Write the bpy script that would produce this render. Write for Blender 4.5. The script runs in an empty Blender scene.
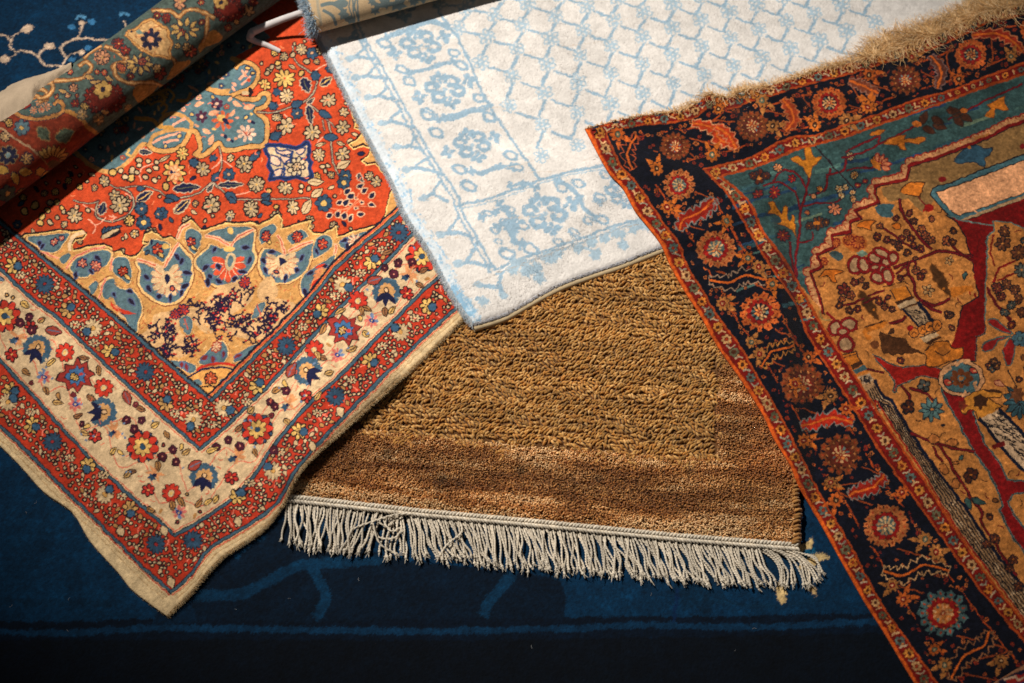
import bpy, math, random
import numpy as np
random.seed(7); rng = np.random.default_rng(7)
SC = bpy.context.scene; COL = SC.collection

# ---------------------------------------------------------------- camera (a person looking down at the rugs)
D = 2.13; PITCH = math.radians(60)
CAM = np.array([0, -D*math.cos(PITCH), D*math.sin(PITCH)])
FW = np.array([0, math.cos(PITCH), -math.sin(PITCH)]); UP = np.array([0, math.sin(PITCH), math.cos(PITCH)])
FOC = 1024*50/36.0
def rays(P):
    P = np.asarray(P, float).reshape(-1, 2)
    d = FW[None] + ((P[:, :1]-512)/FOC)*np.array([[1., 0, 0]]) - ((P[:, 1:]-341.5)/FOC)*UP[None]
    return d
def at(P, z=0.0):                       # a sight line of the photograph meets the plane at height z
    d = rays(P); t = (np.asarray(z)-CAM[2])/d[:, 2]
    return CAM[None, :2]+d[:, :2]*t[:, None]
cam = bpy.data.objects.new('camera', bpy.data.cameras.new('camera')); COL.objects.link(cam)
cam.location = CAM; cam.rotation_euler = (math.radians(90)-PITCH, 0, 0)
cam.data.lens = 50; cam.data.sensor_width = 36; cam.data.clip_end = 60; cam.data.clip_start = 0.05
cam.data.dof.use_dof = True; cam.data.dof.focus_distance = 2.10; cam.data.dof.aperture_fstop = 4.0
SC.camera = cam

# ---------------------------------------------------------------- small numeric helpers
def lin(c):
    c = np.asarray(c, float)/255.0
    return np.where(c <= 0.04045, c/12.92, ((c+0.055)/1.055)**2.4)
def inside(X, Y, P):
    m = np.zeros(np.broadcast(X, Y).shape, bool)
    x0, y0 = P[-1]
    for x1, y1 in P:
        if y0 != y1:
            m ^= ((y0 > Y) != (y1 > Y)) & (X < (x1-x0)*(Y-y0)/(y1-y0)+x0)
        x0, y0 = x1, y1
    return m
def dist_poly(X, Y, P, closed=True):
    n = len(P); best = np.full(np.broadcast(X, Y).shape, 1e9)
    for i in range(n if closed else n-1):
        ax, ay = P[i]; bx, by = P[(i+1) % n]; dx, dy = bx-ax, by-ay; L = dx*dx+dy*dy+1e-12
        t = np.clip(((X-ax)*dx+(Y-ay)*dy)/L, 0, 1)
        best = np.minimum(best, (X-ax-t*dx)**2+(Y-ay-t*dy)**2)
    return np.sqrt(best)
def nearest_on(Q, P):
    best = np.full(len(Q), 1e9); out = Q.copy(); n = len(P)
    for i in range(n):
        a = P[i]; d = P[(i+1) % n]-a; t = np.clip(((Q-a)@d)/(d@d+1e-12), 0, 1)
        r = a+t[:, None]*d; e = ((Q-r)**2).sum(1); m = e < best
        best[m] = e[m]; out[m] = r[m]
    return out
def smooth(P, n=5, closed=False):       # Catmull-Rom
    P = np.asarray(P, float); N = len(P)
    if N < 3: return P
    out = []
    for i in range(N if closed else N-1):
        g = (lambda k: P[k % N]) if closed else (lambda k: P[min(max(k, 0), N-1)])
        p0, p1, p2, p3 = g(i-1), g(i), g(i+1), g(i+2)
        for k in range(n):
            t = k/n
            out.append(0.5*(2*p1+(p2-p0)*t+(2*p0-5*p1+4*p2-p3)*t*t+(3*p1-p0-3*p2+p3)*t**3))
    if not closed: out.append(P[-1])
    return np.array(out)
def along(P, ts):
    P = np.asarray(P, float); s = np.r_[0, np.cumsum(np.hypot(*np.diff(P, axis=0).T))]
    ts = np.asarray(ts)*s[-1]
    return np.stack([np.interp(ts, s, P[:, 0]), np.interp(ts, s, P[:, 1])], -1)
def plen(P):
    P = np.asarray(P, float); return np.hypot(*np.diff(P, axis=0).T).sum()

# ---------------------------------------------------------------- relief of whatever lies below (each rug drapes over the last)
GX0, GY0, GS = -1.6, -1.25, 0.004
GNX, GNY = int(3.2/GS), int(3.0/GS)
gx = GX0+np.arange(GNX)*GS; gy = GY0+np.arange(GNY)*GS
GXX, GYY = np.meshgrid(gx, gy)
H = np.zeros((GNY, GNX))
def samp(G, x, y, x0=GX0, y0=GY0, s=GS):
    fx = np.clip((np.asarray(x)-x0)/s, 0, G.shape[1]-1.001); fy = np.clip((np.asarray(y)-y0)/s, 0, G.shape[0]-1.001)
    ix = fx.astype(int); iy = fy.astype(int); tx = fx-ix; ty = fy-iy
    if G.ndim == 3: tx = tx[..., None]; ty = ty[..., None]
    return (G[iy, ix]*(1-tx)+G[iy, ix+1]*tx)*(1-ty)+(G[iy+1, ix]*(1-tx)+G[iy+1, ix+1]*tx)*ty
def boxblur(A, r):
    for ax in (0, 1):
        c = np.cumsum(np.pad(A, [(r+1, r) if k == ax else (0, 0) for k in (0, 1)], mode='edge'), axis=ax)
        n = A.shape[ax]
        A = (np.take(c, np.arange(2*r+1, 2*r+1+n), axis=ax)-np.take(c, np.arange(0, n), axis=ax))/(2*r+1)
    return A
def maxfilt(A, r):
    for ax in (0, 1):
        B = A.copy()
        for k in range(1, r+1):
            B = np.maximum(B, np.roll(A, k, ax)); B = np.maximum(B, np.roll(A, -k, ax))
        A = B
    return A
def drape(r):
    return boxblur(maxfilt(H, r), r)
def lumps(scale, amp, seed):            # soft undulation of cloth
    g = np.random.default_rng(seed); k = max(3, int(scale/GS/2))
    n = boxblur(boxblur(g.standard_normal(H.shape), k), k)
    return n/np.abs(n).max()*amp

# ---------------------------------------------------------------- knot chart: the coloured design of one rug, in ground metres
class Chart:
    def __init__(s, pt, lo, hi, res=0.0006, base=(128, 128, 128)):
        s.pt = pt; s.lo = np.asarray(lo, float); s.res = res
        n = np.ceil((np.asarray(hi)-s.lo)/res).astype(int)+1
        s.a = np.empty((n[1], n[0], 3), np.float32); s.a[:] = lin(base)
        s.o = (0, 0, 1.0)
        c = (s.lo+np.asarray(hi))/2
        s.k = 0.00155                   # metres per traced unit
    def tile(s, x0=0, y0=0, f=5.694): s.o = (x0, y0, f); return s
    def tr(s, P):
        P = np.asarray(P, float).reshape(-1, 2)
        return np.stack([s.o[0]+P[:, 0]/s.o[2], s.o[1]+P[:, 1]/s.o[2]], 1)
    def fill(s, G, col):
        lo = np.floor((G.min(0)-s.lo)/s.res).astype(int)-1; hi = np.ceil((G.max(0)-s.lo)/s.res).astype(int)+2
        x0, y0 = max(lo[0], 0), max(lo[1], 0); x1, y1 = min(hi[0], s.a.shape[1]), min(hi[1], s.a.shape[0])
        if x1 <= x0 or y1 <= y0: return
        X = s.lo[0]+np.arange(x0, x1)*s.res; Y = s.lo[1]+np.arange(y0, y1)*s.res
        m = inside(X[None], Y[:, None], G)
        s.a[y0:y1, x0:x1][m] = lin(col)
    def poly(s, P, col, sm=0, closed=True):
        P = s.tr(P)
        if sm: P = smooth(P, sm, True)
        s.fill(s.pt(P), col)
    def line(s, P, w, col, sm=0, closed=False):
        P = s.tr(P)
        if sm: P = smooth(P, sm, closed)
        elif closed: P = np.vstack([P, P[:1]])
        w = w/s.o[2]*0.5
        for i in range(len(P)-1):
            d = P[i+1]-P[i]; L = np.hypot(*d)
            if L < 1e-6: continue
            n = np.array([-d[1], d[0]])/L*w; e = d/L*w*0.6
            s.fill(s.pt(np.array([P[i]-e+n, P[i]-e*1.3, P[i]-e-n, P[i+1]+e-n, P[i+1]+e*1.3, P[i+1]+e+n])), col)
    def ell(s, c, rx, ry=None, ang=0, col=(0, 0, 0), n=12):
        ry = rx if ry is None else ry
        t = np.arange(n)*2*math.pi/n; ca, sa = math.cos(ang), math.sin(ang)
        x, y = rx*np.cos(t), ry*np.sin(t)
        s.poly(np.stack([c[0]+x*ca-y*sa, c[1]+x*sa+y*ca], 1), col)
    def blob(s, c, r, col, n=7, jag=0.35):
        t = np.arange(n*2)*math.pi/n+random.random()*3
        rr = r*(1+jag*np.where(np.arange(n*2) % 2, -1, 1)*rng.uniform(0.3, 1, n*2))
        s.poly(np.stack([c[0]+rr*np.cos(t), c[1]+rr*np.sin(t)], 1), col)
    def sample(s, x, y):
        return samp(s.a, x, y, s.lo[0], s.lo[1], s.res)
    # ---- motifs (all sizes in the units of the current tile)
    def daisy(s, c, r, n=11, pc=(56, 98, 138), oc=(24, 20, 34), cc=(190, 80, 50), ph=None, eye=0.26):
        ph = random.random()*6 if ph is None else ph
        u = s.o[2]
        L = r*0.42; W = max(math.pi*r*0.66/n*1.12, 0.8*u*0.5)
        for k in range(n):
            a = ph+2*math.pi*k/n
            s.ell((c[0]+.6*r*math.cos(a), c[1]+.6*r*math.sin(a)), L+0.75*u, W+0.75*u, a, oc, 10)
        s.ell(c, r*0.55, col=oc)
        for k in range(n):
            a = ph+2*math.pi*k/n
            f = random.uniform(.9, 1.06)
            s.ell((c[0]+.62*r*math.cos(a), c[1]+.62*r*math.sin(a)), L, W*0.86, a, tuple(np.array(pc)*f), 10)
        s.ell(c, r*eye+0.5*u, col=oc); s.ell(c, r*eye, col=cc)
    def bloom(s, c, r, pc=(226, 200, 160), oc=(26, 18, 24), cc=(225, 170, 80), n=None, sq=None):
        n = n or random.choice([6, 7, 8, 9]); ph = random.random()*6; u = s.o[2]
        an = random.random()*3; sy = sq or random.uniform(.74, .95); ca, sa = math.cos(an), math.sin(an)
        def q(rad, a):
            x, y = rad*math.cos(a), rad*math.sin(a)*sy
            return (c[0]+x*ca-y*sa, c[1]+x*sa+y*ca)
        jr = rng.uniform(.9, 1.12, n); w = 1.75*r/n
        for k in range(n): s.ell(q(.62*r*jr[k], ph+6.283*k/n), .42*r+1.1*u, w+1.1*u, ph+an+6.283*k/n, oc, 8)
        s.ell(c, r*.6, r*.5, an, oc, 10)
        for k in range(n): s.ell(q(.68*r*jr[k], ph+6.283*k/n), .32*r, w*.86, ph+an+6.283*k/n, tuple(np.array(pc)*random.uniform(.86, 1.05)), 8)
        if r > 4.2*u:
            for k in range(n): s.line([q(.3*r, ph+3.1416*(2*k+1)/n), q(.86*r, ph+3.1416*(2*k+1)/n)], .75*u, oc)
            m = max(4, n-3)
            for k in range(m): s.ell(q(.27*r, ph+.4+6.283*k/m), .19*r, .15*r, ph+an+6.283*k/m, tuple(np.array(pc)*random.uniform(.84, 1.0)), 7)
            s.ell(c, .15*r, .13*r, an, cc, 7)
        else:
            s.ell(c, .30*r, .26*r, an, cc, 7)
    def dot(s, c, r, pc=(226, 200, 160), oc=(30, 20, 24)):
        u = s.o[2]; a = random.random()*3
        s.ell(c, r+1.4*u, r*.85+1.4*u, a, oc, 8); s.ell(c, r, r*.8, a, tuple(np.array(pc)*random.uniform(.88, 1.05)), 7)
    def leaf(s, c, L, W, ang, pc, oc=(26, 20, 28), serr=0, mid=None):
        u = s.o[2]; n = 9
        t = np.linspace(0, 1, n); prof = np.sin(np.pi*t**0.8)
        def shape(e):
            x = (t-.5)*2*(L+e); y = prof*W+e*(prof > .01)
            if serr: y = y*(1+serr*np.where(np.arange(n) % 2, 1, -1))
            Q = np.r_[np.stack([x, y], 1), np.stack([x, -y], 1)[::-1][1:-1]]
            ca, sa = math.cos(ang), math.sin(ang)
            return np.stack([c[0]+Q[:, 0]*ca-Q[:, 1]*sa, c[1]+Q[:, 0]*sa+Q[:, 1]*ca], 1)
        if oc is not None: s.poly(shape(.9*u), oc)
        s.poly(shape(0), pc)
        if mid is not None:
            ca, sa = math.cos(ang), math.sin(ang)
            s.line([(c[0]-L*.7*ca, c[1]-L*.7*sa), (c[0]+L*.7*ca, c[1]+L*.7*sa)], 1.0*u, mid)

# ---------------------------------------------------------------- materials
def wool(name, rough=.92, sheen=.25, bump=.35, scale=900, var=.22, streak=0.0, tint=None, spec=.15, shtint=(1, .95, .9), val=1.0):
    m = bpy.data.materials.new(name); m.use_nodes = True; nt = m.node_tree; N = nt.nodes; Lk = nt.links
    b = N['Principled BSDF']; b.inputs['Roughness'].default_value = rough
    b.inputs['Specular IOR Level'].default_value = spec
    b.inputs['Sheen Weight'].default_value = sheen; b.inputs['Sheen Roughness'].default_value = .5
    b.inputs['Sheen Tint'].default_value = (*shtint, 1)
    tc = N.new('ShaderNodeTexCoord')
    if tint is None:
        a = N.new('ShaderNodeAttribute'); a.attribute_name = 'knots'; csock = a.outputs['Color']
    else:
        a = N.new('ShaderNodeRGB'); a.outputs[0].default_value = (*lin(tint), 1); csock = a.outputs[0]
    def noise(sc, det, mp=None):
        n = N.new('ShaderNodeTexNoise'); n.inputs['Scale'].default_value = sc; n.inputs['Detail'].default_value = det
        if mp:
            mm = N.new('ShaderNodeMapping'); mm.inputs['Scale'].default_value = mp; Lk.new(tc.outputs['Object'], mm.inputs['Vector']); Lk.new(mm.outputs[0], n.inputs['Vector'])
        else: Lk.new(tc.outputs['Object'], n.inputs['Vector'])
        return n
    n1 = noise(scale, 2); n2 = noise(14, 4); n3 = noise(60, 3, (1, 9, 1) if streak else None)
    def mr(sock, lo, hi):
        r = N.new('ShaderNodeMapRange'); r.inputs['From Min'].default_value = .25; r.inputs['From Max'].default_value = .75
        r.inputs['To Min'].default_value = lo; r.inputs['To Max'].default_value = hi; Lk.new(sock, r.inputs['Value']); return r.outputs[0]
    def mul(p, q):
        x = N.new('ShaderNodeMath'); x.operation = 'MULTIPLY'; Lk.new(p, x.inputs[0])
        if isinstance(q, float): x.inputs[1].default_value = q
        else: Lk.new(q, x.inputs[1])
        return x.outputs[0]
    f = mul(mul(mr(n1.outputs['Fac'], 1-var, 1+var), mr(n2.outputs['Fac'], .88, 1.1)), mr(n3.outputs['Fac'], 1-.1-streak, 1.1+streak))
    if val != 1.0: f = mul(f, float(val))
    vm = N.new('ShaderNodeVectorMath'); vm.operation = 'SCALE'; Lk.new(csock, vm.inputs[0]); Lk.new(f, vm.inputs['Scale'])
    Lk.new(vm.outputs[0], b.inputs['Base Color'])
    bp = N.new('ShaderNodeBump'); bp.inputs['Strength'].default_value = bump; bp.inputs['Distance'].default_value = .0015
    Lk.new(n1.outputs['Fac'], bp.inputs['Height']); Lk.new(bp.outputs[0], b.inputs['Normal'])
    return m

# ---------------------------------------------------------------- mesh building
def mesh(name, V, F, mat, parent=None, cols=None, smoothed=True):
    V = np.ascontiguousarray(V, np.float32); F = np.ascontiguousarray(F, np.int32)
    me = bpy.data.meshes.new(name); k = F.shape[1]
    me.vertices.add(len(V)); me.vertices.foreach_set('co', V.ravel())
    me.loops.add(F.size); me.loops.foreach_set('vertex_index', F.ravel())
    me.polygons.add(len(F)); me.polygons.foreach_set('loop_start', np.arange(0, F.size, k, dtype=np.int32))
    try: me.polygons.foreach_set('loop_total', np.full(len(F), k, np.int32))
    except Exception: pass
    me.polygons.foreach_set('use_smooth', np.full(len(F), smoothed, bool))
    me.update(calc_edges=True); me.validate()
    if cols is not None:
        at_ = me.color_attributes.new('knots', 'FLOAT_COLOR', 'POINT')
        c4 = np.ones((len(V), 4), np.float32); c4[:, :3] = cols
        at_.data.foreach_set('color', c4.ravel())
    me.materials.append(mat)
    o = bpy.data.objects.new(name, me); COL.objects.link(o)
    if parent: o.parent = parent
    return o
def thing(name, label, cat, loc=(0, 0, 0)):
    o = bpy.data.objects.new(name, None); COL.objects.link(o); o.empty_display_size = .1
    o['label'] = label; o['category'] = cat
    return o
def tubes(name, P, R, m, mat, parent, cols=None, cap=False):
    """P (N,K,3) paths, R (N,K) radii, m sides -> one mesh; cols (N,3)"""
    P = np.asarray(P, float); N, K, _ = P.shape
    T = np.gradient(P, axis=1); T /= np.linalg.norm(T, axis=2, keepdims=True)+1e-12
    ref = np.zeros_like(T); ref[..., 2] = 1; par = np.abs(T[..., 2]) > .95; ref[par] = (1, 0, 0)
    A = np.cross(T, ref); A /= np.linalg.norm(A, axis=2, keepdims=True)+1e-12; B = np.cross(A, T)
    th = np.arange(m)*2*math.pi/m
    V = P[:, :, None]+R[:, :, None, None]*(A[:, :, None]*np.cos(th)[:, None]+B[:, :, None]*np.sin(th)[:, None])
    idx = np.arange(N*K*m).reshape(N, K, m); n2 = np.roll(idx, -1, 2)
    F = np.stack([idx[:, :-1], n2[:, :-1], n2[:, 1:], idx[:, 1:]], -1).reshape(-1, 4)
    c = None if cols is None else np.repeat(cols, K*m, 0)
    return mesh(name, V.reshape(-1, 3), F, mat, parent, c)

def _nz(r, seed):
    g = np.random.default_rng(seed).standard_normal((1024, 1024)); g = np.pad(g, 12, mode='wrap')
    g = boxblur(boxblur(g, r), r)[12:-12, 12:-12]; g = np.pad((g-g.mean())/g.std(), ((0, 1), (0, 1)), mode='wrap'); return g
NZ = [_nz(2, 1), _nz(2, 2), _nz(1, 3), _nz(6, 4), _nz(1, 5)]
def nz(k, x, y, res=.0013): return samp(NZ[k], np.mod(np.asarray(x)/res, 1023), np.mod(np.asarray(y)/res, 1023), 0, 0, 1)
class Rug:
    def __init__(s, thick, dr, wr=None, und=(0.12, .0015, 1), guess=None):
        s.t = thick
        s.zt = drape(dr)+thick+lumps(*und)
        if wr: 
            for P, w, h in wr:
                G = at(P, 0.02); d = dist_poly(GXX, GYY, G, False)
                taper = 1
                s.zt = s.zt+h*np.exp(-(d/w)**2)
    def pt(s, P):
        P = np.asarray(P, float).reshape(-1, 2); z = np.full(len(P), s.t)
        g = at(P, z)
        for _ in range(4):
            z = .25*z+.75*samp(s.zt, g[:, 0], g[:, 1]); g = at(P, z)
        return g
    def outline(s, P): s.P = s.pt(P); return s.P
    def build(s, name, chart, mat, parent, g=.0009, jit=.00018, side=(190, 160, 120), rnd=.003, warp=.0004, drop=None, wob=.0007, mot=.10, ef=.3):
        lo, hi = s.P.min(0)-g, s.P.max(0)+g
        nx, ny = (np.ceil((hi-lo)/g)+1).astype(int)
        x = lo[0]+np.arange(nx)*g; y = lo[1]+np.arange(ny)*g
        cx, cy = x[:-1]+g/2, y[:-1]+g/2
        M = inside(cx[None], cy[:, None], s.P)
        jy, ix = np.nonzero(M)
        idm = -np.ones((ny, nx), np.int64)
        for a, b in ((0, 0), (0, 1), (1, 0), (1, 1)): idm[jy+a, ix+b] = 0
        vy, vx = np.nonzero(idm == 0); idm[vy, vx] = np.arange(len(vy))
        V = np.stack([x[vx], y[vy]], 1)
        F = np.stack([idm[jy, ix], idm[jy, ix+1], idm[jy+1, ix+1], idm[jy+1, ix]], 1)
        Mp = np.pad(M, 1)
        E = []
        for sl, a, b in ((Mp[:-2, 1:-1], 0, 1), (Mp[1:-1, 2:], 1, 2), (Mp[2:, 1:-1], 2, 3), (Mp[1:-1, :-2], 3, 0)):
            k = ~sl[jy, ix]; E.append(F[k][:, [a, b]])
        E = np.vstack(E); bv = np.unique(E)
        V[bv] = nearest_on(V[bv], s.P)
        gl = np.arange(lo[0]-.01, hi[0]+.01, .003); gm = np.arange(lo[1]-.01, hi[1]+.01, .003)
        dd = dist_poly(gl[None], gm[:, None], s.P)
        d = samp(dd, V[:, 0], V[:, 1], gl[0], gm[0], .003); d[bv] = 0
        z = samp(s.zt, V[:, 0], V[:, 1])-s.t*ef*np.exp(-(d/rnd)**1.5)+rng.standard_normal(len(V))*jit
        vx_, vy_ = V[:, 0], V[:, 1]      # hand knotting: the design wanders by about a knot, the dye varies from skein to skein
        c = chart.sample(vx_+wob*nz(0, vx_, vy_)+rng.normal(0, warp, len(V)), vy_+wob*nz(1, vx_, vy_)+rng.normal(0, warp, len(V)))
        c = c*np.exp(mot*nz(2, vx_, vy_)+mot*.7*nz(3, vx_, vy_)+mot*.9*nz(4, vx_, vy_, .0008)+rng.normal(0, mot*.6, len(V)))[:, None]
        nb = len(V); m2 = -np.ones(nb, np.int64); m2[bv] = nb+np.arange(len(bv))
        zb = z[bv]-s.t*.5
        if drop: zb = zb-drop
        V3 = np.vstack([np.c_[V, z], np.c_[V[bv], zb]])
        F2 = np.stack([E[:, 1], E[:, 0], m2[E[:, 0]], m2[E[:, 1]]], 1)
        cc = np.vstack([c, np.tile(lin(side), (len(bv), 1))])
        o = mesh(name, V3, np.vstack([F, F2]), mat, parent, cc)
        global H
        ins = inside(GXX, GYY, s.P); H = np.where(ins, np.maximum(H, s.zt), H)
        return o
    def on(s, P, lift=0):
        g = s.pt(P); return np.c_[g, samp(s.zt, g[:, 0], g[:, 1])+lift]
    def scatter(s, spacing, keep=None):
        lo, hi = s.P.min(0), s.P.max(0)
        n = int((hi[0]-lo[0])*(hi[1]-lo[1])/spacing**2)
        q = rng.uniform(lo, hi, (n, 2)); q = q[inside(q[:, 0], q[:, 1], s.P)]
        return q if keep is None else q[keep(q)]
def edge_hair(name, rug, P, n, L, r, cols, mat, parent, zoff=-.002, spread=.6, out=1, lie=-.25):
    """short loose fibres along an outline drawn clockwise/counter-clockwise; out flips the side they stick out"""
    G = rug.pt(P); t = np.sort(rng.random(n)); B = along(G, t); B2 = along(G, np.clip(t+.004, 0, 1)); B1 = along(G, np.clip(t-.004, 0, 1))
    d = B2-B1; d /= np.linalg.norm(d, axis=1, keepdims=True)+1e-9
    nrm = np.stack([d[:, 1], -d[:, 0]], 1)*out
    z = samp(rug.zt, B[:, 0], B[:, 1])+zoff-np.abs(rng.normal(0, .0015, n))
    dirv = nrm+d*rng.normal(0, spread, (n, 1)); LL = L*rng.uniform(.4, 1.25, (n, 1)); K = 4
    pts = []
    for k in range(K):
        u = k/(K-1)
        xy = B-nrm*.0015+dirv*LL*u+d*(rng.normal(0, .12, (n, 1))*LL*u*u)
        pts.append(np.c_[xy, z+LL[:, 0]*(lie*u*u+rng.normal(0, .08, n)*u)])
    Pth = np.stack(pts, 1); R = np.tile(np.linspace(1, .35, K), (n, 1))*r
    cc = lin(np.array(cols)[rng.integers(0, len(cols), n)])*rng.uniform(.75, 1.1, (n, 1))
    return tubes(name, Pth, R, 3, mat, parent, cc)
# ================================================================ floor and the big blue carpet
fl = mesh('floor', [(-3, -3, -.004), (3, -3, -.004), (3, 3, -.004), (-3, 3, -.004)], [(0, 1, 2, 3)],
          wool('floor_boards', tint=(96, 74, 56), sheen=0, bump=.1, scale=40, rough=.6)); fl['kind'] = 'structure'

blue = Rug(.010, 2, und=(.25, .004, 11))
blue.outline([(-170, -150), (1200, -150), (1200, 830), (-170, 830)])
lo, hi = blue.P.min(0), blue.P.max(0)
c = Chart(blue.pt, lo, hi, .0012, (2, 38, 64)).tile(0, 0, 1)
BF = (2, 38, 64); BD = (2, 18, 34); BL = (4, 42, 68); VINE = (196, 168, 142); PB = (84, 140, 178)
for k in range(60):    # faint colour runs of the dyed wool
    y = random.uniform(-100, 620); x = random.uniform(-150, 1100); L = random.uniform(80, 300)
    c.poly([(x, y), (x+L, y-random.uniform(0, 6)), (x+L, y+random.uniform(3, 9)), (x, y+random.uniform(3, 9))], tuple(np.array(BF)*random.uniform(.86, 1.1)))
for k in range(70):    # rubbed and faded patches
    x, y = random.uniform(-100, 1100), random.uniform(60, 610); f = random.uniform(.8, 1.16); c.blob((x, y), random.uniform(10, 60), tuple(np.array(BF)*f), 9, .3)
# broad dark scrolling ground, then the guard line and border
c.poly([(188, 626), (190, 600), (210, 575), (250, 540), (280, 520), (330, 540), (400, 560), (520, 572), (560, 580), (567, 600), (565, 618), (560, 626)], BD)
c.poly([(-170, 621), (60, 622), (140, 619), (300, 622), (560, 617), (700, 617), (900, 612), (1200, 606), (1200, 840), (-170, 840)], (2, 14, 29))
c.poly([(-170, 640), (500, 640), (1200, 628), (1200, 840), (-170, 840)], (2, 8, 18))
c.line([(-170, 634), (0, 632), (60, 633), (165, 628), (300, 630), (430, 631), (560, 629), (640, 625), (760, 627), (900, 620), (1200, 610)], 6.5, (5, 40, 66), 6)
V1 = [(188, 597), (215, 595), (240, 594), (262, 584), (285, 572), (300, 566), (318, 563), (345, 562), (380, 560)]
c.line(V1, 11, BL, 5)
c.line([(313, 571), (321, 583), (326, 597), (322, 608), (316, 616)], 10, BL, 5)
c.line([(512, 572), (503, 586), (492, 598), (484, 613)], 11, BL, 5)
c.line([(236, 556), (246, 545), (262, 536)], 8, BL, 4)
c.poly([(158, 612), (190, 590), (196, 622), (150, 626)], (2, 27, 48))
c.line([(677, 590), (676, 606), (674, 622)], 3, (3, 30, 62))
c.line([(700, 598), (760, 606), (820, 600), (870, 590)], 3, (3, 38, 62), 4)
# vine sprigs, top left
c.tile(0, 0)
for P, w in (([(-60, 190), (0, 200), (40, 205), (65, 235), (60, 265), (75, 285), (95, 295), (175, 295), (220, 330), (265, 370), (350, 375)], 13),
             ([(65, 235), (75, 210), (100, 188), (130, 175)], 9), ([(95, 295), (85, 310), (55, 322)], 8), ([(220, 330), (230, 298), (262, 274)], 10),
             ([(352, 400), (365, 355), (380, 322), (352, 297), (348, 268), (395, 235), (445, 220), (530, 222), (640, 232)], 14),
             ([(445, 220), (458, 175), (470, 140)], 11), ([(385, 320), (420, 305), (460, 300)], 8), ([(690, 190), (708, 160), (705, 120)], 13)):
    c.line(P, w*.75, VINE, 5)
for e in ((155, 165, 34, 22, -.3), (30, 335, 28, 23, 0), (280, 262, 30, 19, -.1), (467, 130, 21, 14, 0), (462, 300, 20, 15, -.4)): c.ell(e[:2], e[2], e[3], e[4], VINE, 16)
for e in ((405, 155, 24, 17, 0), (522, 125, 22, 18, 0), (500, 272, 22, 14, 0), (408, 338, 22, 13, -.3)): c.ell(e[:2], e[2], e[3], e[4], (52, 108, 150), 16)
c.line([(432, 105), (455, 92), (487, 102)], 15, PB, 4); c.line([(688, 86), (712, 74), (735, 86)], 17, (70, 124, 160), 4)
# beige petals by the brown rug's fringe
c.tile(720, 460)
c.poly([(395, 508), (440, 482), (490, 474), (515, 440), (527, 478), (492, 520), (405, 535)], (186, 158, 108), 4)
c.poly([(425, 530), (540, 490), (545, 540), (460, 578)], (8, 74, 104))
for k in range(3): c.ell((450+35*k, 545-14*k), 7, 12, 0, (3, 24, 48))
c.poly([(455, 600), (510, 550), (550, 533), (628, 555), (570, 572), (530, 606), (470, 622)], (186, 158, 108), 4)
c.tile(0, 0, 1)
c.ell((781, 593), 5, 11, -.15, (186, 158, 108), 14); c.poly([(806, 585), (815, 587), (816, 598), (811, 592)], (170, 140, 96))
wood = thing('carpet', 'dark blue carpet with pale vine sprigs, spread out flat under all the other rugs', 'carpet')
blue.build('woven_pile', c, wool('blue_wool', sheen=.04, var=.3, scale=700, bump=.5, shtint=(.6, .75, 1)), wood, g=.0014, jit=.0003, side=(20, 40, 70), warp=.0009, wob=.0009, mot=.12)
n = 110                                     # stray lint
q = rng.uniform([-.75, -.5], [.75, .1], (n, 2)); a = rng.random(n)*6.28; L = rng.uniform(.002, .006, n)
pp = np.stack([np.c_[q+np.c_[np.cos(a+.5*k), np.sin(a+.5*k)]*L[:, None]*k*.5, samp(blue.zt, q[:, 0], q[:, 1])+.0008] for k in range(3)], 1)
lint = tubes('lint', pp, np.full((n, 3), .00022), 3, wool('lint_fibre', tint=(150, 150, 150)), wood); lint['kind'] = 'stuff'

# ================================================================ brown looped rug with a knotted fringe
brown = Rug(.013, 4, und=(.1, .004, 5))
BB_ = [(285, 493), (320, 497), (420, 508), (540, 519), (680, 533), (797, 542)]
brown.outline(BB_+[(797, 482), (792, 400), (775, 230), (640, 175), (430, 190), (345, 330), (300, 440)])
lo, hi = brown.P.min(0), brown.P.max(0)
c = Chart(brown.pt, lo, hi, .001, (92, 60, 30)).tile(0, 0, 1)
loop_lim = np.array([(250, 432), (370, 433), (440, 441), (560, 452), (650, 458), (717, 462), (716, 420), (718, 370), (722, 330), (690, 150), (300, 150)])
cutc = [(150, 92, 42), (166, 106, 54), (176, 118, 66), (140, 84, 38), (186, 132, 84), (158, 98, 56)]
brown_t = thing('rug', 'plain brown rug of thick wool loops, its front end edged with a cream knotted fringe', 'rug')
bm = wool('brown_wool', sheen=.25, var=.3, scale=800, bump=.6, val=1.0)
brown.build('rug_backing', c, bm, brown_t, g=.003, jit=.0004, side=(96, 66, 36), rnd=.006, ef=.5)
LL = brown.pt(loop_lim)
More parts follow.
